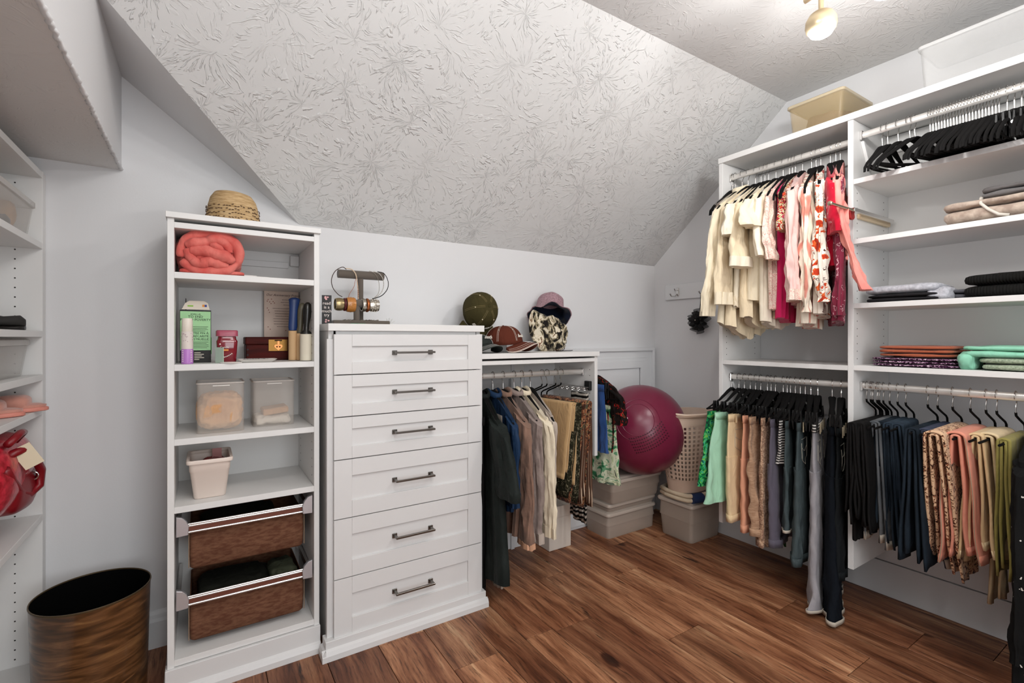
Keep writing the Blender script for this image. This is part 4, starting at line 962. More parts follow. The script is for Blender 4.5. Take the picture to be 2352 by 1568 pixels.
mk('outer_shell', MB().lathe([(.138, .001), (.142, .004), (.1515, .36), (.1525, .3625), (.1505, .3625)], (*wc, 0), 56), wg, ws_, smooth=True)
mk('inner_liner', MB().lathe([(.1504, .3620), (.1495, .35), (.138, .012), (.01, .010), (.01, .002), (.138, .0015)], (*wc, 0), 56), mat('liner_black', '080808', .9, spec=.05), ws_, smooth=True)
mk('rim', MB().lathe([(.1525, .359), (.1535, .361), (.1530, .3645), (.1500, .3645), (.1497, .361)], (*wc, 0), 56), mat('rim_bronze', '5b4a32', .4, .5), ws_, smooth=True)

# ------------------------------------------------------------------ left shelf unit contents
def clearbox(name, label, x0, x1, y0, y1, z0, z1, m, lidm):
    t = thing(name, label, 'box', ((x0+x1)/2, (y0+y1)/2, z0)); cx, cy, w_, d_ = (x0+x1)/2, (y0+y1)/2, x1-x0, y1-y0
    def rg(k, z, r=.02): return [Vector((x, y, z)) for x, y in rnd_rect(w_-2*k, d_-2*k, r, 4, cx, cy)]
    mk('box_body', MB().loft([rg(.016, z0+.0005), rg(.014, z0+.004), rg(.002, z1-.02), rg(.004, z1-.02), rg(.017, z0+.006)], True), m, t, smooth=True)
    mk('lid', MB().loft([rg(.001, z1-.024), rg(-.003, z1-.022), rg(-.003, z1-.006), rg(.006, z1), rg(.03, z1), rg(.032, z1-.003)], True), lidm, t, smooth=True)
    return t
clr = mat('clear_plastic', 'e3ded8', .12, alpha=.28); clrl = mat('clear_plastic_lid', 'd9d4ce', .2, alpha=.55)
clearbox('clear_shoe_box', 'clear plastic bin with brown and black boots on the left shelf unit', -.805, -.474, 1.83, 2.235, 1.5145, 1.645, clr, clrl)
boot = mat('boot_brown', '6b4a34', .5); bootb = mat('boot_black', '1c1917', .4); tanl = mat('boot_tan', 'b58a5c', .6)
def shoe(name, label, c, yaw, L_, w_, h_, m, sole, heel=.0, cat='shoe', shaft=0):
    t = thing(name, label, cat, c); Mx = Matrix.Translation(c) @ Matrix.Rotation(yaw, 4, 'Z')
    def sec(x, hw, z0, z1): return [Vector((x, hw*spw(math.cos(2*PI*k/16), .8), (z0+z1)/2+(z1-z0)/2*spw(math.sin(2*PI*k/16), .7))) for k in range(16)]
    S = [(0, .012, .4), (.05, .035, .62), (.2, .046, .55), (.35, .050, .72), (.5, .044, .95), (.65, .038, 1.0), (.85, .038, 1.0), (.97, .030, .98), (1, .016, .85)]
    rings = [sec(-L_/2+L_*(1-x), hw*w_/.05, .012, .012+h_*z) for x, hw, z in S]
    mk('upper', MB().loft(rings, True).xf(Mx), m, t, smooth='all')
    sr = [sec(-L_/2+L_*(1-x), (hw+.003)*w_/.05, 0, .013) for x, hw, z in S]
    mk('sole', MB().loft(sr, True).xf(Mx), sole, t, smooth=True)
    if shaft: mk('shaft', MB().tube([(-L_*.28, 0, h_*.8), (-L_*.27, 0, h_*.8+shaft)], [w_*.95, w_*.9], 16).xf(Mx), m, t, smooth=True)
    return t
shoe('ankle_boot', 'black ankle boot lying inside the clear bin, toe to the front', (-.60, 2.08, 1.521), rad(10), .20, .045, .06, bootb, boot, shaft=.05, cat='boot')
shoe('ankle_boot', 'brown leather boot inside the clear bin behind the black boot', (-.62, 1.96, 1.521), rad(5), .22, .045, .06, boot, bootb, shaft=.05, cat='boot')
tag(mk('tan_tissue', superell((-.60, 2.155, 1.58), (.09, .03, .05), .6, .6, 4, .01, 20, ridge=True), tanl, smooth='all'), 'tan crumpled tissue at the far end inside the clear boot bin', 'tissue')
clearbox('clear_shoe_box', 'empty looking clear plastic shoe box on the left shelf unit below the black shoe', -.81, -.482, 1.80, 2.215, 1.0645, 1.188, clr, clrl)
shoe('black_shoe', 'black flat shoe with its toe at the shelf edge', (-.590, 2.10, 1.2135), rad(4), .24, .045, .055, mat('shoe_suede', '2b2927', .8), bootb)
slp = mat('slipper_terry', 'c98f7f', .9, sheen=.4, bump=(250, .6, .002)); sls = mat('slipper_sole', 'd98c7c', .6)
def slipper(label, c, yaw):
    t = thing('slipper', label, 'slipper', c); Mx = Matrix.Translation(c) @ Matrix.Rotation(yaw, 4, 'Z')
    def foot(z, k=1): 
        out = []
        for i in range(28):
            a = 2*PI*i/28; x = .13*math.cos(a); y = (.045-.010*math.cos(a)*-.5)*math.sin(a)*(1-.12*math.cos(2*a)); out.append(Vector((x*k, y*k, z)))
        return out
    mk('sole', MB().loft([foot(.001, .97), foot(.003), foot(.012), foot(.014, .97)], True).xf(Mx), sls, t, smooth=True)
    mk('footbed', MB().loft([foot(.0143, .95), foot(.022, .96), foot(.026, .85)], True).xf(Mx), slp, t, smooth=True)
    mk('strap', superell((.045, 0, .030), (.042, .046, .026), .7, .6, 3, .002, 30).xf(Mx), slp, t, smooth='all')
    return t
slipper('pink terry slipper with its toe over the shelf edge, farthest on the slanted shelf', (-.560, 2.175, .9485), rad(3))
slipper('pink terry slipper nearest the camera on the left shelf unit', (-.590, 2.055, .9485), rad(6))
slipper('pink terry slipper behind at the wall end of the slipper shelf', (-.705, 1.93, .9485), rad(8))
# handbag
redl = mat('red_leather', '8f0f1c', .28, coat=.4, bump=(110, .4, .002), vary=(80, 'c2283a', (1, 1, .6))); redd = mat('red_leather_dark', '7c0d18', .35)
hb = thing('handbag', 'red quilted leather handbag with looped handles and a cream tag', 'handbag', (-.56, 2.0, .5855))
hbz = .668
mk('bag_body', superell((-.575, 1.98, hbz+.125), (.135, .155, .122), .65, .5, 5, .004, 7, nu=48, nv=28), redl, hb, smooth='all')
mk('side_gusset', superell((-.482, 2.02, hbz+.070), (.050, .11, .068), .7, .6, 2, .004, 14), redd, hb, smooth='all')
mk('handle', MB().tube([(-.46, 1.90, hbz+.19), (-.435, 1.93, hbz+.20), (-.424, 1.99, hbz+.165), (-.420, 2.04, hbz+.115), (-.425, 2.045, hbz+.065), (-.440, 2.0, hbz+.05), (-.448, 1.95, hbz+.075), (-.452, 1.90, hbz+.12), (-.455, 1.86, hbz+.16)], .0115, 10), redd, hb, smooth='all')
mk('handle', MB().tube([(-.47, 1.98, hbz+.21), (-.452, 2.01, hbz+.24), (-.445, 1.95, hbz+.245), (-.455, 1.88, hbz+.225)], .010, 10), redd, hb, smooth='all')
mk('price_tag', MB().box(-.022, .022, -.0006, .0006, -.034, .034).xf(Matrix.Translation((-.425, 1.925, hbz+.180)) @ Matrix.Rotation(rad(10), 4, 'Z') @ Matrix.Rotation(rad(-28), 4, 'Y')), mat('tag_cream', 'd9ccb0', .6), hb, bevel=.0003)
mk('buckle', MB().tube([(-.436+.012*math.cos(a), 2.03, hbz+.10+.012*math.sin(a)) for a in [2*PI*k/16 for k in range(17)]], .0022, 6), CHROME, hb, smooth=True)

# ------------------------------------------------------------------ hook rail on the right wall and the fascinator
hr = thing('hook_rail', 'white wall rail with two chrome double hooks beside the closet unit', 'hook rail', (XR-.01, 2.0, 1.45))
mk('rail_board', B(XR-.018, XR-.001, 1.70, 2.20, 1.443, 1.545), TRIM, hr, bevel=.003)
for yy in (2.095, 1.875):
    q = mk('hook', B(XR-.024, XR-.0185, yy-.012, yy+.012, 1.462, 1.518), CHROME, hr, bevel=.002)
    mk('hook_arm', MB().tube([(XR-.022, yy, 1.505), (XR-.045, yy, 1.500), (XR-.052, yy, 1.512)], .004, 8).tube([(XR-.022, yy, 1.480), (XR-.040, yy+.004, 1.462), (XR-.066, yy+.012, 1.462), (XR-.078, yy+.014, 1.478)], [.004, .004, .004, .006], 8), CHROME, q, smooth=True)
fa = thing('fascinator', 'black ruffled fascinator hanging on a loop from the wall hook', 'fascinator', (2.60, 1.90, 1.30))
fc = Vector((2.628, 1.912, 1.293))
for ly, (r0_, sx) in enumerate(((.075, 0), (.062, .008), (.045, .016))):
    rings = []
    for i in range(5):
        f = i/4; ring = []
        for k in range(72):
            a = 2*PI*k/72; rr = .016+(r0_-.016)*f
            ring.append(fc+Vector((-.010-sx+.018*f*math.sin(a*9+ly*2)*(f), rr*math.cos(a)*(1+.10*f*math.sin(a*5+ly)), rr*math.sin(a)*(1+.10*f*math.cos(a*4+ly)))))
        rings.append(ring)
    mk('ruffle', MB().loft(rings, False), mat('tulle_black' if ly == 0 else 'tulle_black2', '151414', .8, alpha=.72 if ly == 0 else .95), fa, smooth='all')
mk('centre_knot', superell(fc+Vector((-.024, 0, 0)), (.016, .022, .022), .9, .9, 3, .004, 60), BLACKV, fa, smooth='all')
mk('bead', MB().sphere(fc+Vector((-.042, .002, .006)), .0035, 8), mat('pearl', 'e6dccb', .25), fa, smooth=True)
mk('hanging_loop', MB().tube([(2.606, 1.887, 1.468), (2.612, 1.893, 1.42), (2.615, 1.905, 1.32)], .0022, 6), BLACKV, fa)

# ------------------------------------------------------------------ things on top of the right unit
amber = mat('tub_amber', 'cdb68a', .35, alpha=.24)
tp = thing('top_storage_box', 'yellowish translucent box holding a dark bundle on top of the closet unit', 'storage box', (2.47, 1.11, 2.1395))
def rg5(k, z, r=.015): return [Vector((x, y, z)) for x, y in rnd_rect(.285-2*k, .235-2*k, r, 4, 2.492, 1.105)]
mk('box_body', MB().loft([rg5(.012, 2.140), rg5(.010, 2.144), rg5(.0, 2.275), rg5(.003, 2.275), rg5(.013, 2.146)], True), amber, tp, smooth=True)
mk('lid', MB().loft([rg5(-.002, 2.271), rg5(-.006, 2.273), rg5(-.006, 2.284), rg5(.0, 2.288), rg5(.02, 2.288)], True), mat('tub_amber_lid', 'cfbf9f', .35, alpha=.7), tp, smooth=True)
tag(mk('dark_bundle', superell((2.47, 1.10, 2.188), (.10, .085, .040), .8, .8, 9, .016, 16), cloth('plum_grey', '5a4444'), smooth='all'), 'plum grey cloth bundle inside the yellowish box on the closet top', 'bundle')
t2_ = thing('large_clear_box', 'large clear plastic box on the closet top at the right frame edge', 'storage box', (2.55, .5, 2.1395))
def rg6(k, z, r=.02): return [Vector((x, y, z)) for x, y in rnd_rect(.24-2*k, .44-2*k, r, 4, 2.535, .525)]
gh = mat('clear_box_faint', 'e1e1e0', .15, alpha=.30)
mk('box_body', MB().loft([rg6(.012, 2.140), rg6(.0, 2.340), rg6(.002, 2.340), rg6(.014, 2.143)], True), gh, t2_, smooth=True)
mk('lid', MB().loft([rg6(-.002, 2.336), rg6(-.006, 2.338), rg6(-.006, 2.350), rg6(.012, 2.362), rg6(.02, 2.362)], True), mat('clear_box_faint_lid', 'e6e6e5', .2, alpha=.6), t2_, smooth=True)

# ------------------------------------------------------------------ folded clothes on the shelves
def fold_stack(name, label, x0, x1, y0, y1, z0, hts, m, seed, wob=.004, cat='sweater', sag=0, part='fold_layer', edge=.30, sub=None):
    t = thing(name, label, cat, ((x0+x1)/2, (y0+y1)/2, z0)); z = z0+.0005
    for k, h_ in enumerate(hts):
        g = R.uniform(-.006, .006)
        mk(part, superell(((x0+x1)/2+g, (y0+y1)/2+g, z+h_/2), ((x1-x0)/2, (y1-y0)/2, h_/2), .55, edge, seed+k, wob*.8, 12, nu=56, nv=12, bend=sag), m if not isinstance(m, list) else m[k % len(m)], t, smooth='all')
        z += h_*.96
    return t, z
fold_stack('cardigan', 'rust orange folded cardigan on top of the purple print top', 2.335, 2.60, .625, .865, 1.112, [.016, .016, .014], cloth('rust_knit', 'a3593f', .4, 140), 1)
leop = cloth('purple_leopard', '4a2440', .4, 160); nt = leop.node_tree; N = nt.nodes.new; L = nt.links.new
def spots(m, scale, stops, dist=.6, st=(1, 1, 1)):
    nt = m.node_tree; N = nt.nodes.new; L = nt.links.new
    tc = N('ShaderNodeTexCoord'); mp = N('ShaderNodeMapping'); mp.inputs['Scale'].default_value = st; L(tc.outputs['Object'], mp.inputs[0])
    n = N('ShaderNodeTexNoise'); n.inputs['Scale'].default_value = scale; n.inputs['Detail'].default_value = 2; n.inputs['Distortion'].default_value = dist; L(mp.outputs[0], n.inputs[0])
    r = ramp(nt, stops); r.color_ramp.interpolation = 'CONSTANT'; L(n.outputs[0], r.inputs[0]); L(r.outputs[0], bsdf(m).inputs['Base Color']); return m
spots(leop, 90, [(0, '2a1226'), (.46, '7d4a72'), (.50, 'd8c3cf'), (.55, '5a2850'), (.60, '2a1226')])
fold_stack('leopard_shirt', 'purple and cream leopard print top folded beneath the rust cardigan', 2.325, 2.60, .600, .885, 1.0735, [.013, .013, .012], leop, 5)
fold_stack('brown_shirt', 'dark brown folded top between the rust and mint piles', 2.44, 2.62, .585, .70, 1.0735, [.03, .035], cloth('dark_brown', '4a2a1b'), 11)
fold_stack('tweed_sweater', 'grey green tweed folded sweater under the mint sweater', 2.325, 2.60, .30, .552, 1.0735, [.024, .022], cloth('tweed_green', '7d8c76', .8, 260, (160, 'a9b39c', (1, 1, 1))), 7)
fold_stack('mint_sweater', 'mint green folded sweater spilling over the tweed one', 2.33, 2.61, .30, .600, 1.118, [.024, .020], cloth('mint_knit', '8fceb2', .4, 140), 8, .009)
mk('hanging_sleeve', superell((2.40, .585, 1.105), (.075, .022, .030), .7, .7, 4, .008, 20, ridge=True), cloth('mint_knit', '8fceb2'), bpy.data.objects['mint_sweater'], smooth='all')
fold_stack('black_sweater', 'black folded garment under the pale grey knit', 2.325, 2.60, .66, .905, 1.3345, [.016, .016], cloth('soft_black', '232224'), 12)
gk = cloth('pale_grey_knit', 'bfc0c6', .7, 240, (90, 'a5a6ad', (1, 1, 1)))
t_ = thing('grey_knit', 'pale grey knit folded over the black garment on the third shelf', 'sweater', (2.45, .78, 1.366))
mk('folded_layer', superell((2.45, .785, 1.385), (.125, .125, .019), .6, .4, 3, .006, 12, nu=56).xf(Matrix.Identity(4)), gk, t_, smooth='all')
mk('draped_end', superell((2.395, .665, 1.358), (.055, .035, .022), .7, .6, 5, .007, 24, ridge=True), gk, t_, smooth='all')
fold_stack('grey_tee', 'dark grey folded tee between the pale grey knit and ribbed pile', 2.40, 2.62, .60, .655, 1.3345, [.022, .018], cloth('mid_grey', '5b5b60'), 14)
rib = cloth('ribbed_black', '1b1b1a', .3, 120); nt = rib.node_tree
wv = nt.nodes.new('ShaderNodeTexWave'); wv.inputs['Scale'].default_value = 38; wv.bands_direction = 'Y'; tcx = nt.nodes.new('ShaderNodeTexCoord'); nt.links.new(tcx.outputs['Object'], wv.inputs[0])
bpx = nt.nodes.new('ShaderNodeBump'); bpx.inputs['Distance'].default_value = .003; nt.links.new(wv.outputs[1], bpx.inputs['Height']); nt.links.new(bpx.outputs[0], bsdf(rib).inputs['Normal'])
fold_stack('ribbed_sweater', 'thick black ribbed folded sweater at the right of the third shelf', 2.33, 2.61, .30, .595, 1.3345, [.045, .042], rib, 15, .005)
fur = cloth('beige_fur', 'c2b2a3', 1.0, 90, (40, 'a18f82', (1, 1, 1)))
fold_stack('fur_scarf', 'fluffy beige folded wrap on the second shelf', 2.33, 2.62, .30, .66, 1.6055, [.055, .030], fur, 18, .010, cat='wrap')
fold_stack('grey_scarf', 'dark grey folded scarf on top of the fluffy beige wrap', 2.36, 2.62, .30, .560, 1.689, [.022, .018], cloth('slate_grey', '6f6c6b', .6, 160), 21, .009, cat='scarf')
crd = thing('rope_belt', 'cream rope belt looped over the fluffy beige wrap', 'belt', (2.33, .52, 1.62))
mk('rope', MB().tube([(2.42, .555, 1.70), (2.36, .548, 1.692), (2.322, .540, 1.665), (2.318, .520, 1.640), (2.322, .495, 1.618), (2.330, .47, 1.612)], .005, 8), mat('rope_cream', 'd6cfc4', .7), crd, smooth='all')

# valet rod
vl = thing('valet_rod', 'extended chrome valet rod mounted inside the second bay', 'valet rod', (2.35, .915, 1.70))
gold_ = mat('champagne_metal', 'c8b79f', .22, 1)
mk('rod_housing', B(2.34, 2.64, .9165, .9320, 1.693, 1.722), mat('housing_tan', 'cbb594', .4), vl, bevel=.003)
mk('outer_rod', B(2.24, 2.63, .899, .916, 1.705, 1.722), CHROME, vl, bevel=.002)
mk('inner_rod', B(2.055, 2.36, .902, .913, 1.706, 1.716), gold_, vl, bevel=.0015)
mk('end_knob', MB().lathe([(.004, 0), (.009, .002), (.009, .012), (.005, .016)], (2.044, .9075, 1.711), 14, axis='x', cap=True), gold_, vl, smooth=True)
tag(mk('red_ribbon_tag', superell((2.275, .925, 1.703), (.018, .006, .022), .6, .6, 2, .002, 40), mat('ribbon_red', 'b02a2a', .5), smooth='all'), 'small red tag hooked behind the valet rod', 'tag')

# ------------------------------------------------------------------ ceiling track light
tk_ = thing('track_light', 'champagne metal ceiling track light with ball shaped heads', 'ceiling light', (1.80, .7, ZC))
champ = mat('champagne_head', 'd9c6a4', .32, .75); lens = mat('lamp_lens', 'fff6ea', .3, emit=14)
mk('track_bar', MB().tube([(1.742, .85, 2.345), (1.60, .02, 2.345)], .009, 10), champ, tk_, smooth=True)
mk('canopy', MB().lathe([(.055, ZC-.001), (.058, ZC-.02), (.05, ZC-.028), (.01, ZC-.03), (.01, ZC-.12)], (1.664, .40, 0), 24), champ, tk_, smooth=True)
def head(hx_, hy_, zc_, par, zb):
    q = mk('lamp_head', MB().lathe([(.006, .046), (.021, .042), (.036, .031), (.0455, .013), (.047, -.005), (.044, -.018), (.039, -.023)], (hx_, hy_, zc_), 28), champ, par, smooth=True)
    mk('stem', MB().tube([(hx_, hy_, zb), (hx_, hy_, zc_+.044)], .008, 10), champ, q, smooth=True)
    mk('lens', MB().lathe([(.0385, -.0225), (.032, -.034), (.017, -.043), (.002, -.045)], (hx_, hy_, zc_), 24, cap=True), lens, q, smooth=True)
for (hx_, hy_) in ((1.745, .80), (1.70, .60)): head(hx_, hy_, 2.24, tk_, 2.372)
tk2 = thing('track_light', 'champagne metal ceiling track light in front of the sloped ceiling, out of frame', 'ceiling light', (.55, .65, ZC))
mk('track_bar', MB().tube([(.30, .56, 2.37), (.80, .74, 2.37)], .009, 10), champ, tk2, smooth=True)
mk('canopy', MB().lathe([(.055, ZC-.001), (.058, ZC-.02), (.05, ZC-.028), (.01, ZC-.03), (.01, ZC-.10)], (.55, .65, 0), 24), champ, tk2, smooth=True)
for (hx_, hy_) in ((.41, .60), (.69, .70)): head(hx_, hy_, 2.27, tk2, 2.39)
# ------------------------------------------------------------------ hangers
HK = .019
def hook_pts(x0=0, zb=-.062):
    P = [(HK*math.cos(rad(a)), 0, HK*math.sin(rad(a))+.001) for a in range(205, -61, -15)]
    return P+[(.004, 0, -.030), (0, 0, -.040), (0, 0, zb)]
def make_hanger(label, clips=0, shape='shoulder', k=1.0):
    t = thing('velvet_hanger', label, 'hanger', (0, 0, 0))
    mk('hook', MB().tube(hook_pts(), .0019, 6).tube([(0, 0, -.038), (0, 0, -.074)], .0030, 8), CHROME, t, smooth=True)
    if shape == 'shoulder':
        arm = [(-.222, 0, -.222), (-.214, 0, -.196), (-.18, 0, -.165), (-.10, 0, -.115), (-.045, 0, -.080), (-.018, 0, -.064), (0, 0, -.060), (.018, 0, -.064), (.045, 0, -.080), (.10, 0, -.115), (.18, 0, -.165), (.214, 0, -.196), (.222, 0, -.222)]
        arm = [(x, y, -.072+(z-.012+.072)*k) for x, y, z in arm]
        b = MB().tube(arm, [.0040, .0055, .0065, .009, .013, .014, .014, .014, .013, .009, .0065, .0055, .0040], 8, flat=.45)
        mk('shoulder_bar', b, BLACKV, t, smooth=True)
        mk('cross_bar', MB().tube([(x, 0, -.072+(z+.072)*k) for x, z in ((-.20, -.202), (-.12, -.210), (.12, -.210), (.20, -.202))], .0042, 6), BLACKV, t, smooth=True)
    elif shape == 'clip':
        mk('shoulder_bar', MB().tube([(-.21, 0, -.155), (-.10, 0, -.115), (-.03, 0, -.075), (0, 0, -.062), (.03, 0, -.075), (.10, 0, -.115), (.21, 0, -.155)], [.005, .008, .013, .015, .013, .008, .005], 8, flat=.45), BLACKV, t, smooth=True)
        mk('cross_bar', MB().tube([(-.21, 0, -.155), (.21, 0, -.155)], .0048, 8), BLACKV, t, smooth=True)
    if clips:
        for sx in (-1, 1):
            x = sx*clips; zc = .028 if k < 1 else 0
            c = mk('clip', MB().prism([(-.010, -.118), (-.004, -.122), (-.004, -.205), (-.008, -.208), (-.014, -.160)], 'x', x-.011, x+.011).prism([(.010, -.118), (.004, -.122), (.004, -.205), (.008, -.208), (.014, -.160)], 'x', x-.011, x+.011), BLACKP, t, bevel=.0015) if not zc else mk('clip', MB().prism([(.010, -.090), (.004, -.094), (.004, -.180), (.008, -.183), (.014, -.135)], 'x', x-.011, x+.011).prism([(-.010, -.090), (-.004, -.094), (-.004, -.180), (-.008, -.183), (-.014, -.135)], 'x', x-.011, x+.011), BLACKP, t, bevel=.0015)
            mk('clip_spring', MB().tube([(x-.012, -.0 if not zc else -.015, -.160+zc), (x+.012, 0 if not zc else -.015, -.160+zc)], .0055, 8), CHROME if shape == 'shoulder' else BLACKP, c)
    return t
H0 = make_hanger('black velvet hanger, empty')
H1 = make_hanger('black velvet hanger with chrome clips, empty', .10, k=.78)
H3 = make_hanger('black velvet hanger, flat shouldered, empty', k=.74)
H2 = make_hanger('black clip hanger', .135, 'clip')
def make_slack():
    t = thing('trouser_hanger', 'open ended black trouser hanger', 'hanger', (0, 0, 0))
    mk('hook', MB().tube(hook_pts(0, -.058), .0018, 6), CHROME, t, smooth=True)
    mk('neck', MB().tube([(0, 0, -.055), (.004, 0, -.066), (.05, 0, -.084), (.105, 0, -.104), (.120, 0, -.114), (.123, 0, -.130), (.116, 0, -.142), (.10, 0, -.146)], .0038, 8), BLACKV, t, smooth=True)
    mk('trouser_bar', MB().tube([(.10, 0, -.146), (-.195, 0, -.146)], .0042, 8), BLACKV, t, smooth=True)
    return t
S0 = make_slack()
PROTO_USED = set()
def hang(proto, loc, rot, label, group=None):
    if proto.name not in PROTO_USED:
        PROTO_USED.add(proto.name)
        proto.location = loc; proto.rotation_euler = rot if isinstance(rot, tuple) else (0, 0, rot); proto['label'] = label
        if group: proto['group'] = group
        return proto
    c = copytree(proto, loc, rot, label, group)
    if not group and 'group' in c: del c['group']
    return c

# ------------------------------------------------------------------ garment builders (local frame: origin at the rod, x across the hanger, -x is the front tip)
def G(name, label, cat, hook, rot):
    t = thing(name, label, cat, hook, (0, 0, rot)); WM[t.name] = Matrix(); return t   # parts are built in the hanger's own frame
def fnoise(x, z, s): return noise.noise(Vector((x, z, s)))
def top(name, label, cat, m, hook, rot, L=.60, hw0=.200, hw1=.20, th=.020, seed=1, sl=None, cuffm=None, collar=None, hem=0.012, slopez=.112, neckz=-.074, fold=1.0, placket=None, lace=None, off=(0, 0), cuff=.045, band=None, elastic=None):
    """sl = (length, r_top, r_bottom, outward, forward)"""
    t = G(name, label, cat, hook, rot); nr, nc = 26, 64; rings = []
    for i in range(nr+1):
        f = i/nr; ring = []
        hw = hw0*(1-.10*math.sin(min(1, f*2.2)*PI/2))+(hw1-hw0*.9)*f**1.2
        tk = max(.013, th*(.45+.55*min(1, f*2.5)))
        if elastic and f > .9: hw *= .92
        for k in range(nc):
            a = 2*PI*k/nc; s = math.cos(a); c = math.sin(a)
            zt = neckz-slopez*abs(s)**1.25*(hw0/.2)
            zb = -L-hem*math.cos(s*2.6)+hem*.8*fnoise(s*3, 1, seed)
            z = zt+(zb-zt)*f
            fa = (.003+.019*f)*fold
            y = tk*math.copysign(abs(c)**.55, c)+fa*(fnoise(s*4.2+seed, z*1.1, seed)*1.2+.8*fnoise(s*11, z*1.6, seed+5))
            x = s*hw+.010*fnoise(z*6, s*2, seed+9)*f+off[0]*f
            ring.append(Vector((x, y+off[1]*f, z)))
        rings.append(ring)
    mk('body', MB().loft(rings, True), m, t, smooth=True)
    if sl:
        ln, r0, r1, outw, fwd = sl
        for sx in (-1, 1):
            nr2, nc2 = 26, 32; rings = []; sh = Vector((sx*hw0*(.93 if sx < 0 else .78), 0, neckz-slopez*.86*(hw0/.2)-.018))
            for i in range(nr2+1):
                f = i/nr2; ring = []
                cx_ = sh.x+sx*((outw if sx < 0 else 0)*math.sin(f*PI/2)+.012*fnoise(f*3, sx, seed)); cz = sh.z-ln*f; cy_ = (fwd*f*f+.010*fnoise(f*2.5, sx*2, seed+3))
                r = r0+(r1-r0)*f+.006*fnoise(f*5, seed, sx); ty = max(.012, r*.36)
                for k in range(nc2):
                    a = 2*PI*k/nc2
                    n = (.008+.005*f)*fold*(1.1*fnoise(math.cos(a)*2.6+seed, cz*5, seed+sx)+.9*fnoise(math.cos(a)*5.5+math.sin(a), cz*9+math.cos(a)*2, seed+sx*2)+.5*fnoise(math.cos(a)*3, cz*26, seed+3))
                    dz = 0
                    if i < 4: dz = (1-i/4)*(.035*(-sx*math.cos(a)))*-1*0 + (1-i/4)*.03*(-sx*math.cos(a))
                    ring.append(Vector((cx_+(r+n)*math.cos(a), cy_+(ty+n)*math.sin(a), cz+dz)))
                rings.append(ring)
            s_ = mk('sleeve', MB().loft(rings, True), m, t, smooth=True)
            if cuffm is not None and sx == -1:
                e = rings[-1]; cc = sum(e, Vector())/len(e)
                r1_ = [cc+(v-cc)*1.06+Vector((0, 0, cuff*.9)) for v in e]; r2_ = [cc+(v-cc)*1.12 +Vector((0, 0, -.006)) for v in e]; r3_ = [cc+(v-cc)*.9+Vector((0, 0, -.006)) for v in e]
                mk('cuff', MB().loft([r1_, r2_, r3_], True), cuffm, s_, smooth=True)
    if collar is not None:
        pr = []
        for k in range(25):
            a = 2*PI*k/24; pr.append((.058*math.cos(a), .030*math.sin(a), neckz+.004-.022*abs(math.cos(a))))
        mk('collar', MB().tube(pr, .009, 8, flat=1.5), collar, t, smooth=True)
    if placket is not None:
        pts = []
        for i in range(12):
            f = i/11; pts.append((-hw0*.55, -th*1.1-.010, -.16-(L-.19)*f))
        p = mk('placket', MB().tube(pts, .010, 6, flat=.35), placket, t, smooth=True)
        bt = MB()
        for i in range(1, 11, 2): bt.sphere((pts[i][0], pts[i][1]-.006, pts[i][2]), .0045, 8, (1, .5, 1))
        mk('button', bt, mat('button_pearl', 'd8cdb8', .3), p, smooth=True)
    if lace is not None or band is not None:
        mm = lace if lace is not None else band
        rr = []
        for f_, kk in ((.93, 1.03), (.965, 1.05), (1.0, 1.06)):
            ring = []
            for k in range(nc):
                a = 2*PI*k/nc; s = math.cos(a); c = math.sin(a); hw = hw0*.9+(hw1-hw0*.9)*f_**1.2
                z = -L*f_-.004-(.012*abs(math.sin(s*16)) if (lace is not None and f_ == 1.0) else 0)-hem*math.cos(s*2.6)*f_
                fa = (.004+.016*f_)*fold
                y = (th*1.06+.002)*math.copysign(abs(c)**.7, c)+fa*(fnoise(s*4.2+seed, z*1.1, seed)*1.3+.55*fnoise(s*10, z*1.8, seed+5))
                ring.append(Vector((s*hw*1.01+off[0]*f_, y+off[1]*f_, z)))
            rr.append(ring)
        mk('hem_trim', MB().loft(rr, False), mm, t, smooth=True)
    return t
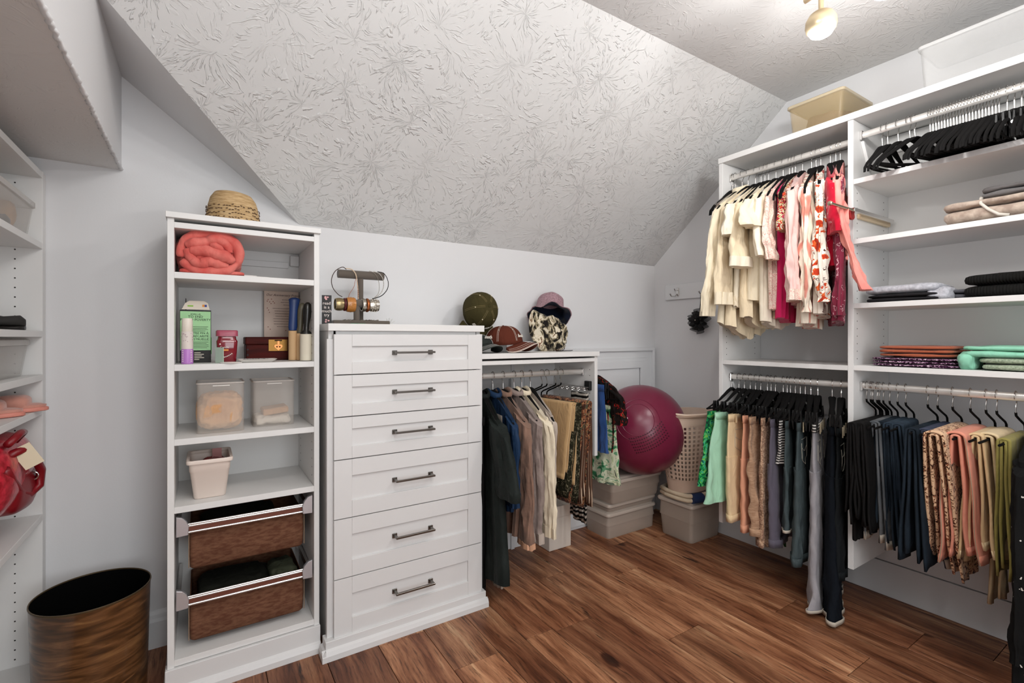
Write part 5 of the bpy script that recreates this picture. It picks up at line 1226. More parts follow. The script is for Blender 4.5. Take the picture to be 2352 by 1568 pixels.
def clipped(name, label, m, hook, rot, ztop=-.172, wt=.36, wb=.36, L=.55, crotch=.24, legs=True, th=.012, seed=1, hemm=None, bandm=None, flare=0, cat='trousers', fold=1.0, xo=0, hemh=.035, yo=0, loops=None):
    t = G(name, label, cat, hook, rot); nc = 56
    def ring(w_, z, cx_, th_, f, n=nc, amp=1.0):
        out = []
        for k in range(n):
            a = 2*PI*k/n; s = math.cos(a); c = math.sin(a)
            y = th_*math.copysign(abs(c)**.75, c)+(.002+.011*f)*fold*amp*(fnoise((cx_+s*w_)*24+seed, z*2.2, seed)*1.3+.8*fnoise(s*5+z*4, z*15, seed+4))+yo*f
            out.append(Vector((cx_+s*w_+.004*fnoise(z*9, s, seed), y, z)))
        return out
    if legs:
        mk('hip', MB().loft([ring(wt/2*(1+.10*f), ztop-crotch*f, xo, th*(.6+.5*f), f*.4) for f in [i/8 for i in range(9)]], True), m, t, smooth=True)
        for sx in (-1, 1):
            rg = []
            for i in range(23):
                f = i/22; z = ztop-crotch*.86-(L-crotch*.86)*f
                w_ = (wt*1.10/4)*(1-f)+(wb/4)*f+flare*max(0, f-.5)**2*.10
                rg.append(ring(w_*1.02, z, xo+sx*(wt*.275*(1-f)+(wb*.27)*f), th*(1.05+.25*f), .4+.6*f, 32))
            lg = mk('leg', MB().loft(rg, True), m, t, smooth=True)
            hh = []
            for k, f in enumerate((1-hemh/(L-crotch*.86), 1.004)):
                z = ztop-crotch*.86-(L-crotch*.86)*f; e = rg[-1]; cc = sum(e, Vector())/len(e)
                hh.append([Vector((cc.x+(v.x-cc.x)*1.03, cc.y+(v.y-cc.y)*1.12, z)) for v in e])
            mk('hem', MB().loft(hh, False), hemm or m, lg, smooth=True, solid=.0015)
    else:
        mk('body', MB().loft([ring((wt/2)*(1-f)+(wb/2)*f, ztop-L*f, xo*f, th*(.6+.9*f), f, amp=1.3) for f in [i/22 for i in range(23)]], True), m, t, smooth=True)
    mk('waistband', MB().loft([ring(wt/2+.003, ztop+.002, 0, th*.75, 0), ring(wt/2+.004, ztop-.034, 0, th*.8, .05)], False), bandm or m, t, smooth=True, solid=.002)
    if loops:
        bl = MB()
        for x in (-.15, -.09, .0, .09): bl.box(x*wt/.36-.005, x*wt/.36+.005, -th*.8-.006, -th*.8-.002, ztop-.040, ztop+.004)
        mk('belt_loops', bl, loops, t, kind='stuff')
        def face(s_, z):
            f = (ztop-z)/crotch; w_ = wt/2*(1+.10*f); ff = f*.4
            return Vector((xo+s_*w_, -(th*(.6+.5*f))*abs(math.sqrt(max(0, 1-s_*s_)))**.75+(.002+.011*ff)*fold*(fnoise((xo+s_*w_)*24+seed, z*2.2, seed)*1.3+.8*fnoise(s_*5+z*4, z*15, seed+4))-.0018, z))
        sw_ = mat('denim_stitch_pale', 'b9b4a6', .7)
        for (sa, sb) in ((-.78, -.30), (.30, .78)):
            zt_ = ztop-.075
            pk_ = [(sa, zt_), (sb, zt_), (sb, zt_-.085), ((sa+sb)/2, zt_-.115), (sa, zt_-.085), (sa, zt_)]
            pp_ = []
            for (a_, b_) in zip(pk_, pk_[1:]):
                for q in range(5): pp_.append(face(a_[0]+(b_[0]-a_[0])*q/5, a_[1]+(b_[1]-a_[1])*q/5))
            mk('pocket_stitching', MB().tube(pp_, .0011, 4), sw_, t)
            mk('pocket_stitching', MB().tube([face(sa+(sb-sa)*q/8, zt_-.035-.02*math.sin(PI*q/8)) for q in range(9)], .0011, 4), sw_, t)
    return t
def drape(name, label, m, hook, rot, L1, L2, xb=.10, xf=-.19, xfb=None, th=.007, seed=1, ztop=-.1395, gap=.014, hemm=None, cat='trousers', layers=2, fold=1.0, spread=.03, seam=None, xbb=None, yo=0):
    t = G(name, label, cat, hook, rot); nx = 14; xfb = xf if xfb is None else xfb; xbb = xb if xbb is None else xbb
    for ly in range(layers):
        g = gap*(.55+.6*ly) if ly else gap*.45; dL = (-.022 if ly == 0 else 0)
        path = []
        A, Bn = L1+dL, L2+dL*1.4
        for i in range(15): path.append((-1, 1-i/14, A))
        for a in range(162, 0, -18): path.append(('c', rad(a), 0))
        for i in range(15): path.append((1, i/14, Bn))
        vs = []; 
        for (sd, f, LL) in path:
            for k in range(nx+1):
                u = k/nx
                if sd == 'c': y = g*math.cos(f); z = ztop+g*.55*math.sin(f)+.001*ly; x = xb+(xf-xb)*u; ff = 0
                else:
                    ff = f; z = ztop-(LL+ztop)*f if False else ztop-LL*f
                    x = (xb+(xbb-xb)*f)+((xf+(xfb-xf)*f)-(xb+(xbb-xb)*f))*u
                    y = sd*(g+spread*(f**.8)*(.35+.35*ly))+f*.012*fold*(fnoise(u*3.2+seed, f*2.0, seed+sd)*1.2+.6*fnoise(u*8, f*3, seed+sd+7))+yo*f
                x += .006*fnoise(f*4 if sd != 'c' else 0, seed, 2)*ff
                vs.append((x, y, z))
        n = nx+1; fs = []
        for i in range(len(path)-1):
            for k in range(nx): fs.append((i*n+k, i*n+k+1, (i+1)*n+k+1, (i+1)*n+k))
        o = mk('outer_leg' if ly == layers-1 else 'inner_leg', MB().add(vs, fs), m, t, smooth=True, solid=th)
        if hemm is not None:
            for (i0, i1) in ((0, 1), (len(path)-2, len(path)-1)):
                q = MB(); r0 = [Vector(v) for v in vs[i0*n:(i0+1)*n]]; r1 = [Vector(v) for v in vs[i1*n:(i1+1)*n]]
                q.add(r0+r1, [(k, k+1, n+k+1, n+k) for k in range(nx)])
                mk('hem', q, hemm, o, smooth=True, solid=th+.0008)
        if seam is not None and ly == layers-1:
            for sd in (0, len(path)-15):
                pts = [Vector(vs[i*n+nx]) for i in range(sd, sd+15)]
                mk('side_seam', MB().tube(pts, .0014, 5), seam, o, smooth=True)
    return t

# ------------------------------------------------------------------ tops, first bay of the wall unit
RZ = 2.042
cream = cloth('cream_cotton', 'e8dcc2', .25, 180); cream2 = cloth('cream_warm', 'e6d5b6', .25, 180); cream3 = cloth('cream_white', 'ece2cd', .25, 180)
lacem = spots(cloth('cream_lace', 'e6d8c0', .6, 260), 120, [(0, 'e8dcc5'), (.55, 'cdb996'), (.60, 'e8dcc5')])
hotp = cloth('hot_pink', 'd0245f', .25, 160, None, .7); paleP = cloth('pale_pink', 'e5bfb8', .3, 160)
multi = spots(cloth('multi_floral', 'e6dcc8', .3), 55, [(0, '7a1d38'), (.38, 'd8532f'), (.45, '2c2527'), (.49, 'f0e6d2'), (.55, 'c98f2c'), (.60, '5a6b34'), (.66, 'd2456b')], 1.2)
lacep = spots(cloth('pink_lace', 'e8c8bc', .5), 75, [(0, 'ecd6c8'), (.50, 'd38f86'), (.55, 'eedccd')], 1.5)
stripeb = cloth('stripe_blouse', 'eadbc8', .3); nt = stripeb.node_tree; N = nt.nodes.new; L = nt.links.new
def stripes(m, scale, stops, axis='X', rot=(0, 0, 0), dist=.4):
    nt = m.node_tree; tc = nt.nodes.new('ShaderNodeTexCoord'); wv = nt.nodes.new('ShaderNodeTexWave'); wv.bands_direction = axis; wv.inputs['Scale'].default_value = scale; wv.inputs['Distortion'].default_value = dist; wv.inputs['Detail'].default_value = 1
    mp = nt.nodes.new('ShaderNodeMapping'); mp.inputs['Rotation'].default_value = rot; nt.links.new(tc.outputs['Object'], mp.inputs[0]); nt.links.new(mp.outputs[0], wv.inputs[0])
    r = ramp(nt, stops); nt.links.new(wv.outputs[1], r.inputs[0]); nt.links.new(r.outputs[0], bsdf(m).inputs['Base Color']); return m
stripes(stripeb, 9, [(0, 'eadfcd'), (.70, 'ecdcc8'), (.85, 'd99a8c'), (1, 'c8806f')])
redfl = spots(cloth('red_floral', 'ece3d5', .3), 13, [(0, 'b93a22'), (.36, 'd4622f'), (.41, 'ece3d5'), (.60, 'ece3d5'), (.63, '54322c'), (.66, 'ece3d5'), (.70, 'c0452b')], 2.2)
crim = spots(cloth('crimson_print', 'b3132f', .3), 30, [(0, 'b8152f'), (.62, 'b8152f'), (.64, 'd98a90'), (.67, 'a51029')], .6)
marn = spots(cloth('maroon_print', '7a2a3d', .3), 42, [(0, '7c2a3e'), (.58, '7c2a3e'), (.61, 'c79aa0'), (.66, '6a2034')], .4)
coral = cloth('coral_voile', 'e8837a', .3, 140, (7, 'f09a8e', (1, 1, 1)), .7)
taupe_ = cloth('taupe_knit', '8d8178')
TOPS = [
 # name, label, cat, mat, y, swivel(deg), kwargs
 ('camisole', 'narrow taupe sleeveless top at the far left end of the upper rod', taupe_, 1.512, 2, dict(L=.50, hw0=.185, hw1=.17, th=.014, seed=2)),
 ('blouse', 'cream long sleeved blouse with scalloped tail, second from the left on the upper rod', cream, 1.474, 0, dict(L=.80, hw0=.195, hw1=.205, th=.020, seed=3, sl=(.56, .050, .052, .085, .01), hem=.03, collar=cream)),
 ('shirt', 'cream long sleeved shirt with wide buttoned cuff, third from left on upper rod', cream2, 1.441, 2, dict(L=.82, hw0=.195, hw1=.19, th=.020, seed=4, sl=(.50, .050, .062, .060, -.01), cuffm=cream, hem=.035, cuff=.06)),
 ('lace_shirt', 'cream short sleeved tee with lace hem', cream3, 1.402, 3, dict(L=.70, hw0=.190, hw1=.18, th=.020, seed=5, sl=(.18, .062, .085, .055, -.012), lace=lacem)),
 ('blouse', 'cream blouse with short rolled sleeve and single button, left of the ruffled one', cream2, 1.372, 4, dict(L=.78, hw0=.19, hw1=.19, th=.022, seed=6, sl=(.33, .058, .080, .055, -.015), cuffm=cream3, hem=.03)),
 ('ruffle_blouse', 'cream blouse with ruffled cap sleeve', cream, 1.334, 6, dict(L=.68, hw0=.185, hw1=.17, th=.022, seed=7, sl=(.16, .060, .098, .060, -.03), fold=1.8)),
 ('shirt', 'cream button front shirt with long straight placket beside the pink tops', cream3, 1.297, 8, dict(L=.79, hw0=.18, hw1=.17, th=.020, seed=8, sl=(.30, .055, .058, .040, -.02), placket=cream2, hem=.02)),
 ('lace_blouse', 'blush lace trimmed top between the cream shirt and hot pink top', lacep, 1.262, 10, dict(L=.73, hw0=.18, hw1=.16, th=.018, seed=9, sl=(.32, .045, .042, .030, -.02), fold=1.6)),
 ('tank_top', 'plain hot pink sleeveless top', hotp, 1.232, 11, dict(L=.77, hw0=.165, hw1=.155, th=.024, seed=10)),
 ('floral_shirt', 'multicoloured floral top mostly hidden beside the hot pink top', multi, 1.204, 12, dict(L=.62, hw0=.17, hw1=.14, th=.014, seed=11, sl=(.20, .045, .05, .02, 0))),
 ('shirt', 'pale pink shirt with rolled sleeve and stitched cuff', paleP, 1.172, 15, dict(L=.70, hw0=.195, hw1=.17, th=.020, seed=12, sl=(.50, .055, .060, .050, -.015), cuffm=lacep, fold=1.5)),
 ('striped_blouse', 'cream blouse with fine rose stripes and smocked hem', stripeb, 1.132, 19, dict(L=.80, hw0=.19, hw1=.20, th=.026, seed=13, sl=(.56, .050, .048, .030, -.01), fold=1.8, elastic=1)),
 ('floral_blouse', 'white blouse with orange red flowers and gathered hem', redfl, 1.092, 23, dict(L=.76, hw0=.19, hw1=.19, th=.024, seed=14, sl=(.52, .050, .048, .020, -.01), fold=1.5)),
 ('crimson_blouse', 'crimson patterned blouse with maroon lower panel', crim, 1.052, 26, dict(L=.56, hw0=.195, hw1=.17, th=.020, seed=15, sl=(.24, .062, .070, .040, -.01))),
 ('maroon_shirt', 'maroon printed shirt hanging lower behind the coral top', marn, 1.030, 27, dict(L=.79, hw0=.185, hw1=.20, th=.018, seed=16, sl=(.58, .046, .042, .030, 0))),
 ('coral_blouse', 'sheer coral pink long sleeved blouse at the right end of the upper rod', coral, 1.012, 20, dict(L=.52, hw0=.195, hw1=.17, th=.015, seed=17, sl=(.48, .046, .044, .050, -.095), fold=1.4)),
]
for (n_, lb_, m_, y_, sw, kw) in TOPS:
    hk = (2.38, y_, RZ)
    top(n_, lb_, {'camisole': 'top', 'tank_top': 'top', 'lace_shirt': 'top', 'lace_blouse': 'top', 'floral_shirt': 'top'}.get(n_, 'blouse' if 'blouse' in n_ else 'shirt'), m_, hk, rad(sw), **kw)
    hang(H0, hk, rad(sw), 'black velvet hanger carrying the '+' '.join(lb_.replace(',', '').split()[:8]))
for y_ in (1.528, 1.352, 1.218, 1.112):
    hang(H0, (2.38, y_, RZ), rad(4 if y_ > 1.3 else 14), 'empty black velvet hanger squeezed between the tops on the upper rod', 'spare hangers among the tops')

# ------------------------------------------------------------------ clipped trousers, lower rod of the first bay
LZ = .982
tropic = spots(cloth('tropical_green', '1f8a4c', .3), 20, [(0, '0d3b2a'), (.38, '0f6a3c'), (.46, '1f9a55'), (.52, '7cc04a'), (.56, '2aa58a'), (.62, '12503a')], 2.0)
mint = cloth('mint_cotton', 'a5d3b6', .25, 160); ecru = cloth('ecru_denim', 'dfc59c', .3, 200); salm = cloth('salmon_twill', 'd99a7c', .3, 200)
khak = cloth('khaki_linen', 'b8967a', .5, 150, (50, 'a07c62', (1, 1, 3))); tanf = spots(cloth('tan_print', 'b39075', .4), 70, [(0, '8a6a54'), (.46, 'c4a387'), (.56, '9a7560')], 1)
slat = cloth('slate_twill', '5c5763', .3, 200); stp = stripes(cloth('mono_stripe', 'c8c4be', .3), 26, [(0, '1c1b1c'), (.48, '232223'), (.52, 'cfcac4'), (1, 'd8d4ce')], 'Z', dist=1.5)
gteal = cloth('faded_black_denim', '3a4345', .4, 260, (25, '4a5557', (1, 1, .4))); gryd = cloth('grey_denim', '878489', .4, 260, (20, '9c999c', (1, 1, .3)))
navd = cloth('ink_denim', '12161c', .4, 260); blkd = cloth('black_denim', '1b1e20', .4, 260); stitch = mat('denim_stitch', 'a89b82', .7); hemw = mat('pale_hem', 'b8aea0', .8)
CL = [
 ('shorts', 'green tropical leaf print shorts at the left end of the lower rod', tropic, 1.535, 0, dict(wt=.40, wb=.52, L=.37, legs=False, th=.018, seed=21, xo=-.02, cat='shorts')),
 ('skirt', 'plain mint green cotton skirt', mint, 1.492, 0, dict(wt=.40, wb=.56, L=.44, legs=False, th=.022, seed=22, xo=-.02, cat='skirt')),
 ('cropped_jeans', 'ecru cropped jeans with belt loops', ecru, 1.430, 3, dict(wt=.40, wb=.42, L=.52, seed=23, th=.020, loops=cloth('ecru_denim', 'dfc59c'))),
 ('cropped_trousers', 'salmon twill cropped trousers', salm, 1.375, 5, dict(wt=.36, wb=.36, L=.56, seed=24, th=.016)),
 ('cargo_trousers', 'crinkled khaki cropped trousers', khak, 1.340, 7, dict(wt=.38, wb=.36, L=.56, seed=25, th=.018, fold=2.2)),
 ('print_trousers', 'tan textured print trousers beside the crinkled khaki pair', tanf, 1.300, 9, dict(wt=.34, wb=.32, L=.61, seed=26, th=.016)),
 ('cropped_trousers', 'slate purple cropped trousers with slit hem', slat, 1.262, 11, dict(wt=.34, wb=.33, L=.59, seed=27, th=.018)),
 ('striped_shorts', 'black and white striped shorts next to the slate trousers', stp, 1.228, 13, dict(wt=.34, wb=.32, L=.20, legs=False, th=.012, seed=28, cat='shorts')),
 ('cropped_jeans', 'charcoal cropped jeans with pale hem next to the slate trousers', gteal, 1.205, 14, dict(wt=.32, wb=.34, L=.50, seed=29, th=.014, hemm=hemw, hemh=.012)),
 ('jeans', 'faded charcoal flared jeans with turned hem', gteal, 1.160, 16, dict(wt=.34, wb=.36, L=.62, seed=30, th=.018, flare=1, loops=stitch)),
 ('jeans', 'light grey flared jeans reaching nearly to the floor', gryd, 1.105, 20, dict(wt=.30, wb=.34, L=.785, seed=31, th=.020, flare=2.0, hemm=hemw, hemh=.010, bandm=stp, loops=stitch)),
 ('jeans', 'ink blue flared jeans touching the floor with pale turned hem', navd, 1.045, 24, dict(wt=.32, wb=.34, L=.795, seed=32, th=.024, flare=2.4, hemm=hemw, hemh=.016, loops=stitch)),
 ('jeans', 'black jeans at the right end of the lower rod', blkd, 1.008, 18, dict(wt=.32, wb=.28, L=.64, seed=33, th=.016, loops=stitch)),
]
for (n_, lb_, m_, y_, sw, kw) in CL:
    hk = (2.38, y_, LZ); wt = kw['wt']
    clipped(n_, lb_, m_, hk, rad(sw), **kw)
    hang(H2, hk, rad(sw), 'black clip hanger carrying the '+' '.join(lb_.split()[:7]))
for k, y_ in enumerate((1.462, 1.402, 1.322, 1.243, 1.182, 1.135)):
    hang(H2, (2.38, y_, LZ+.0), rad(6+3*k), 'empty black clip hanger crowded between the trousers on the lower rod', 'spare clip hangers')
tag(mk('green_ribbon', MB().tube([(2.55, 1.36, .56), (2.55, 1.36, .40), (2.552, 1.355, .25), (2.55, 1.35, .14), (2.555, 1.345, .10)], [.010, .012, .014, .012, .006], 8, flat=.3), cloth('dark_green', '2c4a2e'), smooth=True), 'dark green ribbon hanging below the trousers near the wall', 'ribbon')

# ------------------------------------------------------------------ draped trousers, lower rod of the second bay
DZ_ = .984
leo = spots(cloth('leopard', 'c79a74', .3), 42, [(0, 'd9b491'), (.50, 'cfa37c'), (.53, '3a1f16'), (.585, '9a5a3c'), (.62, 'e0bd9a')], 1.4)
den1 = cloth('blue_denim', '28323d', .4, 260, (14, '36434f', (1, 1, .4))); den2 = cloth('deep_denim', '1a2128', .4, 260, (14, '262f38', (1, 1, .4)))
den3 = cloth('grey_wash', '4e5256', .4, 260, (14, '6a6c6e', (1, 1, .4))); blk_ = cloth('black_jersey', '161515', .3, 160)
den4 = cloth('slate_blue', '404556', .4, 220); pinkc = cloth('salmon_cotton', 'db9079', .3, 180); tanc = cloth('sand_cotton', 'd6b98e', .3, 180); crmc = cloth('cream_twill', 'dcc69f', .3, 180)
olvc = cloth('olive_yellow', '8d8448', .3, 180); blackdot = spots(cloth('black_dots', '141414', .3), 60, [(0, '151515'), (.70, '151515'), (.72, 'd8d4cc')], 0)
DR = [
 ('black trousers folded at the far left of the open hangers', blk_, .892, 3, .40, .36, dict(gap=.010, xf=-.215, xfb=-.19, seed=41, cat='trousers')),
 ('black trousers second from the left on the open hangers', blk_, .872, 4, .42, .40, dict(gap=.010, xf=-.20, xfb=-.20, seed=42)),
 ('grey washed jeans folded over an open hanger', den3, .852, 6, .50, .48, dict(xf=-.125, xfb=-.10, seed=43, hemm=hemw)),
 ('dark teal jeans next to the grey washed pair', den2, .830, 6, .49, .45, dict(xf=-.115, xfb=-.10, seed=44)),
 ('blue jeans in the middle of the denim group', den1, .803, 5, .50, .48, dict(xf=-.115, xfb=-.06, seed=45)),
 ('mid blue jeans with wide folded top edge', den1, .776, 5, .48, .46, dict(xf=-.115, xfb=-.04, seed=46)),
 ('navy jeans hanging longer with flared hem', den2, .706, 2, .505, .49, dict(xf=-.18, xfb=-.175, seed=47)),
 ('slate blue jeans beside the leopard print trousers', den4, .676, 2, .52, .50, dict(xf=-.155, xfb=-.04, seed=48, hemm=hemw)),
 ('tan leopard print trousers folded over an open hanger', leo, .632, 2, .535, .50, dict(xf=-.225, xfb=-.09, seed=49, gap=.022)),
 ('salmon pink cotton trousers with white seam tape', pinkc, .582, 1, .44, .47, dict(xf=-.175, xfb=-.13, seed=50, gap=.022, spread=.045, hemm=pinkc, seam=stitch)),
 ('sand coloured trousers right of the salmon pair', tanc, .540, 1, .41, .44, dict(xf=-.130, xfb=-.12, seed=51, gap=.016, spread=.04, hemm=crmc)),
 ('cream trousers with shiny cuffs, widest at the bottom', crmc, .512, 0, .44, .46, dict(xf=-.105, xfb=-.07, seed=52, gap=.022, spread=.06, hemm=tanc, seam=stitch)),
 ('olive yellow trousers at the right frame edge', olvc, .464, 0, .49, .46, dict(xf=-.150, xfb=-.12, seed=53, gap=.012, spread=.012)),
]
for (lb_, m_, y_, sw, L1, L2, kw) in DR:
    hk = (2.38, y_, DZ_)
    drape('folded_trousers' if m_ not in (den1, den2, den3, den4) else 'folded_jeans', lb_, m_, hk, rad(sw), L1, L2, **kw)
    hang(S0, hk, rad(sw), 'open black trouser hanger under the '+' '.join(lb_.replace(',', '').split()[:7]))
for y_ in (.912, .897, .889, .874, .866):
    hang(S0, (2.38, y_, DZ_), rad(5), 'open black trouser hanger in the tight bunch at the left end of the rod', 'bunched open trouser hangers')
drape('long_scarf', 'long cream scarf hanging almost to the skirting behind the sand trousers', crmc, (2.42, .527, DZ_), 0, .62, .66, xf=.02, xb=.10, xfb=.0, seed=61, gap=.01, spread=.03, layers=1, cat='scarf')
drape('long_scarf', 'salmon pink scarf end hanging behind the salmon trousers', pinkc, (2.42, .600, DZ_), 0, .50, .53, xf=.06, xb=.11, xfb=.05, seed=62, gap=.008, layers=1, cat='scarf')
top('black_cardigan', 'long black garment with tiny white dots at the right frame edge', 'cardigan', blackdot, (2.38, .412, DZ_), rad(2), L=.93, hw0=.245, hw1=.25, th=.035, seed=63, sl=(.60, .055, .05, .035, .0), hem=.0, slopez=.05, neckz=-.12)
hang(H0, (2.38, .412, DZ_), rad(2), 'black velvet hanger carrying the long dotted black garment')
top('black_jacket', 'black hanging jacket behind the middle panel at the left end of the second bay', 'jacket', blk_, (2.38, .905, DZ_), rad(3), L=.62, hw0=.17, hw1=.15, th=.006, seed=64, hem=.0, slopez=.05, neckz=-.16, fold=.4)

# ------------------------------------------------------------------ empty hangers, upper rod of the second bay
TZ = 2.056
sp_ = [(.857, 4, 'empty black velvet hanger nearest the middle panel on the top right rod'), (.838, 2, 'empty black velvet hanger second from the middle panel'), (.803, -3, 'empty black velvet hanger third from the middle panel, standing apart'), (.766, -14, 'empty black velvet hanger fourth from the middle panel, turned sideways'), (.750, -16, 'empty black velvet hanger fifth from the middle panel, crossing its neighbour')]
for y_, sw, lb_ in sp_: hang(H3, (2.38, y_, TZ), (0, rad(-7), rad(sw)), lb_)
yy = .700
for k in range(23):
    hang(H3, (2.38, yy, TZ), (0, rad(-6+R.uniform(-1, 1)), rad(-5+R.uniform(-2.5, 2.5)+.3*k)), 'empty black velvet hanger in the tightly packed bunch on the top right rod', 'bunched empty hangers'); yy -= .0088
for k, y_ in enumerate((.486, .468, .450, .430, .410, .390, .372)):
    hang(H1, (2.38, y_, TZ), (0, rad(-6+R.uniform(-1, 1)), rad(3+R.uniform(-3, 3))), 'black velvet hanger with chrome clips at the right end of the top rod', 'hangers with chrome clips')

# ------------------------------------------------------------------ coats and jackets on the low unit (plane across y)
BZ = 1.003; Q = PI/2
charc = cloth('charcoal_green', '252a28', .3, 160, (6, '1b201e', (1, 1, 1)), .6); navyc = cloth('navy_satin', '20344f', .2, 160, None, .55)
tawn = cloth('tawny_suede', '8d6e5e', .5, 120, (14, '7a6154', (1, 1, 1))); mauv = cloth('mauve_grey', '95867f', .5, 140, (30, '857670', (1, 1, 1)))
crw = cloth('cream_wool', 'e0d3ba', .3, 160); pgy = cloth('pale_grey', 'b4a79c', .3, 160); khk2 = cloth('khaki_lace', 'b8976c', .5, 140)
brfl = spots(cloth('brown_floral', '6b4230', .4), 34, [(0, '3a251c'), (.42, '5a3626'), (.50, '8f5638'), (.56, 'b78a63'), (.60, '4a4a34')], 1.8)
olpt = spots(cloth('olive_pattern', '2e2d20', .4), 60, [(0, '25241a'), (.52, '3c3a28'), (.60, '9a9078'), (.63, '22201a')], 1.2)
brst = stripes(cloth('brown_stripe', '5f4436', .3), 9, [(0, '553a2c'), (.42, '5f4436'), (.48, 'b79f88'), (.58, 'c9b59f'), (.64, '5a3f31'), (1, '4b3428')], 'X', dist=.1)
tealn = cloth('teal_sleeve', '1f4a4c', .3)
JK = [
 ('coat', 'long charcoal green coat with short outer sleeve nearest the chest', charc, 1.128, -8, dict(L=.89, hw0=.22, hw1=.25, off=(-.05, 0), th=.036, seed=71, sl=(.30, .085, .095, .07, -.015), collar=charc, hem=.02)),
 ('jacket', 'navy satin jacket between the charcoal coat and tawny jacket', navyc, 1.192, -4, dict(L=.62, hw0=.205, hw1=.18, th=.018, seed=72, sl=(.38, .05, .045, .02, 0), collar=navyc)),
 ('jacket', 'tawny brown suede long sleeved jacket', tawn, 1.250, -3, dict(L=.74, hw0=.205, hw1=.19, th=.026, seed=73, sl=(.56, .064, .050, .035, .0), collar=tawn, cuffm=mat('peach_lining', 'cf9f80', .7), cuff=.02)),
 ('jacket', 'mauve grey wool jacket with long sleeves', mauv, 1.315, -2, dict(L=.70, hw0=.205, hw1=.18, th=.024, seed=74, sl=(.56, .060, .050, .010, .0), collar=mauv, cuffm=pgy)),
 ('jacket', 'cream wool long sleeved jacket', crw, 1.362, -2, dict(L=.68, hw0=.22, hw1=.20, th=.022, seed=75, sl=(.52, .060, .050, .045, .01), collar=crw, cuffm=crw)),
 ('cardigan', 'pale grey pink cardigan hanging right of the cream jacket', pgy, 1.415, -4, dict(L=.68, hw0=.20, hw1=.16, th=.018, seed=76, sl=(.56, .042, .035, .01, .02))),
]
for (n_, lb_, m_, x_, sw, kw) in JK:
    hk = (x_, RYB, BZ)
    top(n_, lb_, n_, m_, hk, Q+rad(sw), **kw)
    hang(H0, hk, Q+rad(sw), 'black velvet hanger carrying the '+' '.join(lb_.replace(',', '').split()[:8]))
clipped('black_trousers', 'black trousers hanging low beneath the charcoal coat', blk_, (1.085, RYB, BZ), Q-rad(10), wt=.30, wb=.30, L=.80, seed=77, th=.014, xo=.02)
clipped('grey_trousers', 'grey brown trouser leg with pale hem showing below the charcoal coat', cloth('grey_brown', '6f665e'), (1.165, RYB, BZ), Q-rad(6), wt=.30, wb=.30, L=.785, seed=78, th=.010, hemm=hemw, xo=0)
DB = [
 ('khaki lace trimmed trousers folded over an open hanger', khk2, 1.490, 5, .40, .36, dict(xf=-.235, xfb=-.20, xb=.10, seed=81, hemm=khk2, seam=tanc)),
 ('olive and black patterned trousers on an open hanger', olpt, 1.522, 4, .50, .46, dict(xf=-.24, xfb=-.19, seed=82, gap=.010)),
 ('brown floral print trousers on an open hanger', brfl, 1.580, 3, .54, .50, dict(xf=-.245, xfb=-.16, seed=83, gap=.018, spread=.035)),
 ('brown and cream striped trousers nearest the white side panel', brst, 1.616, 2, .53, .50, dict(xf=-.215, xfb=-.20, seed=84, gap=.012)),
]
for (lb_, m_, x_, sw, L1, L2, kw) in DB:
    hk = (x_, RYB, BZ); drape('folded_trousers', lb_, m_, hk, Q+rad(sw), L1, L2, **kw)
    hang(S0, hk, Q+rad(sw), 'open black trouser hanger under the '+' '.join(lb_.split()[:7]))
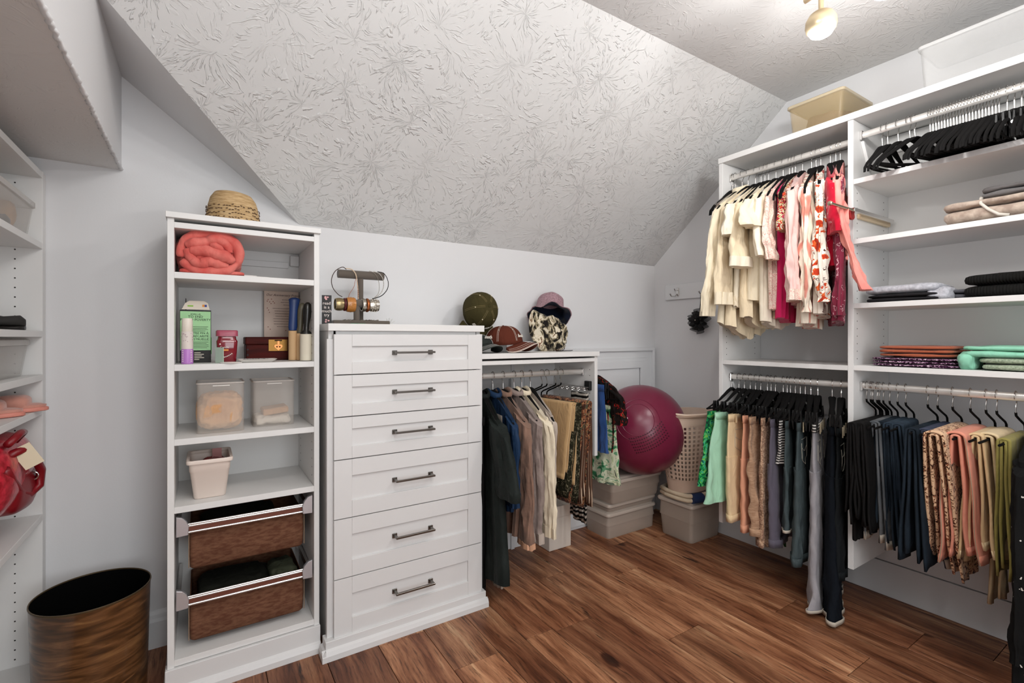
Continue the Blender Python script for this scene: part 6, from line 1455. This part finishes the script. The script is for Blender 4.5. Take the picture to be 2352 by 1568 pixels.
# scarf rack with rings on the inside of the side panel
rk = thing('scarf_ring_rack', 'chrome double ring scarf rack fixed inside the low side panel', 'rack', (UX1-.03, 2.0, .915))
mk('rack_mount', B(UX1-.040, UX1-.0215, 1.955, 2.0, .905, .955), BLACKP, rk, bevel=.003)
mk('rack_bar', MB().tube([(UX1-.05, 1.95, .922), (UX1-.05, 2.24, .922)], .003, 8), CHROME, rk, smooth=True)
for k in range(6):
    for dy, dxx in ((0, -.066), (.018, -.098)):
        c = Vector((UX1+dxx, 1.965+.046*k+dy, .913)); 
        mk('scarf_ring', MB().tube([c+Vector((.017*math.cos(a), .017*math.sin(a), .004*math.sin(a))) for a in [2*PI*j/18 for j in range(19)]], .0019, 6), CHROME, rk, smooth=True)
zig = stripes(cloth('mono_chevron', '141414', .3), 14, [(0, '151414'), (.5, '1a1919'), (.54, 'b0a89e'), (1, 'bdb5aa')], 'Z', (.5, 0, 0), 3)
drape('chevron_scarf', 'black and white chevron scarf hanging beside the low side panel', zig, (1.715, 2.03, 1.03), Q, .72, .70, xf=-.10, xb=.03, xfb=-.075, seed=85, gap=.006, layers=1, cat='scarf')
tas = MB()
for k in range(9): tas.tube([(1.770+.009*k-.06, 1.985, .560), (1.772+.009*k-.06+R.uniform(-.004, .004), 1.983, .528)], [.0022, .003], 5)
tag(mk('fringe', tas, mat('fringe_grey', '9a9088', .8), kind='stuff'), 'grey knotted fringe showing under the low side panel', 'fringe')
# clothes hooked on the outer face of the side panel
hang(H1, (1.838, 2.02, 1.038), Q, 'black hanger with chrome clips hooked outside the low side panel')
blud = cloth('royal_denim', '243f6e', .4, 240, (12, '34538a', (1, 1, .5))); bkred = spots(cloth('black_red_floral', '1d1513', .4), 26, [(0, '1b1412'), (.52, '221815'), (.58, 'a01f1f'), (.63, '2f4a2a'), (.66, '1b1412')], 1.2)
grnfl = spots(cloth('pale_green_floral', 'b8c4a4', .3), 16, [(0, '2f7a4c'), (.38, '6a9a74'), (.45, 'c9cdb2'), (.55, 'a7b48e'), (.60, 'd8d4b8'), (.65, '5a6a58')], 1.6)
clipped('denim_skirt', 'royal blue denim skirt hanging outside the low side panel', blud, (1.818, 2.02, 1.105), Q, wt=.20, wb=.26, L=.36, legs=False, th=.012, seed=86, cat='skirt', xo=-.01)
top('floral_blouse', 'black blouse with red and green flowers hanging by the side panel', 'blouse', bkred, (1.862, 2.02, 1.06), Q+rad(4), L=.50, hw0=.15, hw1=.13, th=.015, seed=87, sl=(.17, .045, .06, .03, .02), neckz=-.08, slopez=.10)
clipped('green_trousers', 'pale green floral trousers hanging lowest beside the ball', grnfl, (1.868, 2.02, 1.04), Q, ztop=-.22, wt=.26, wb=.34, L=.42, legs=False, th=.020, seed=88, xo=.0)
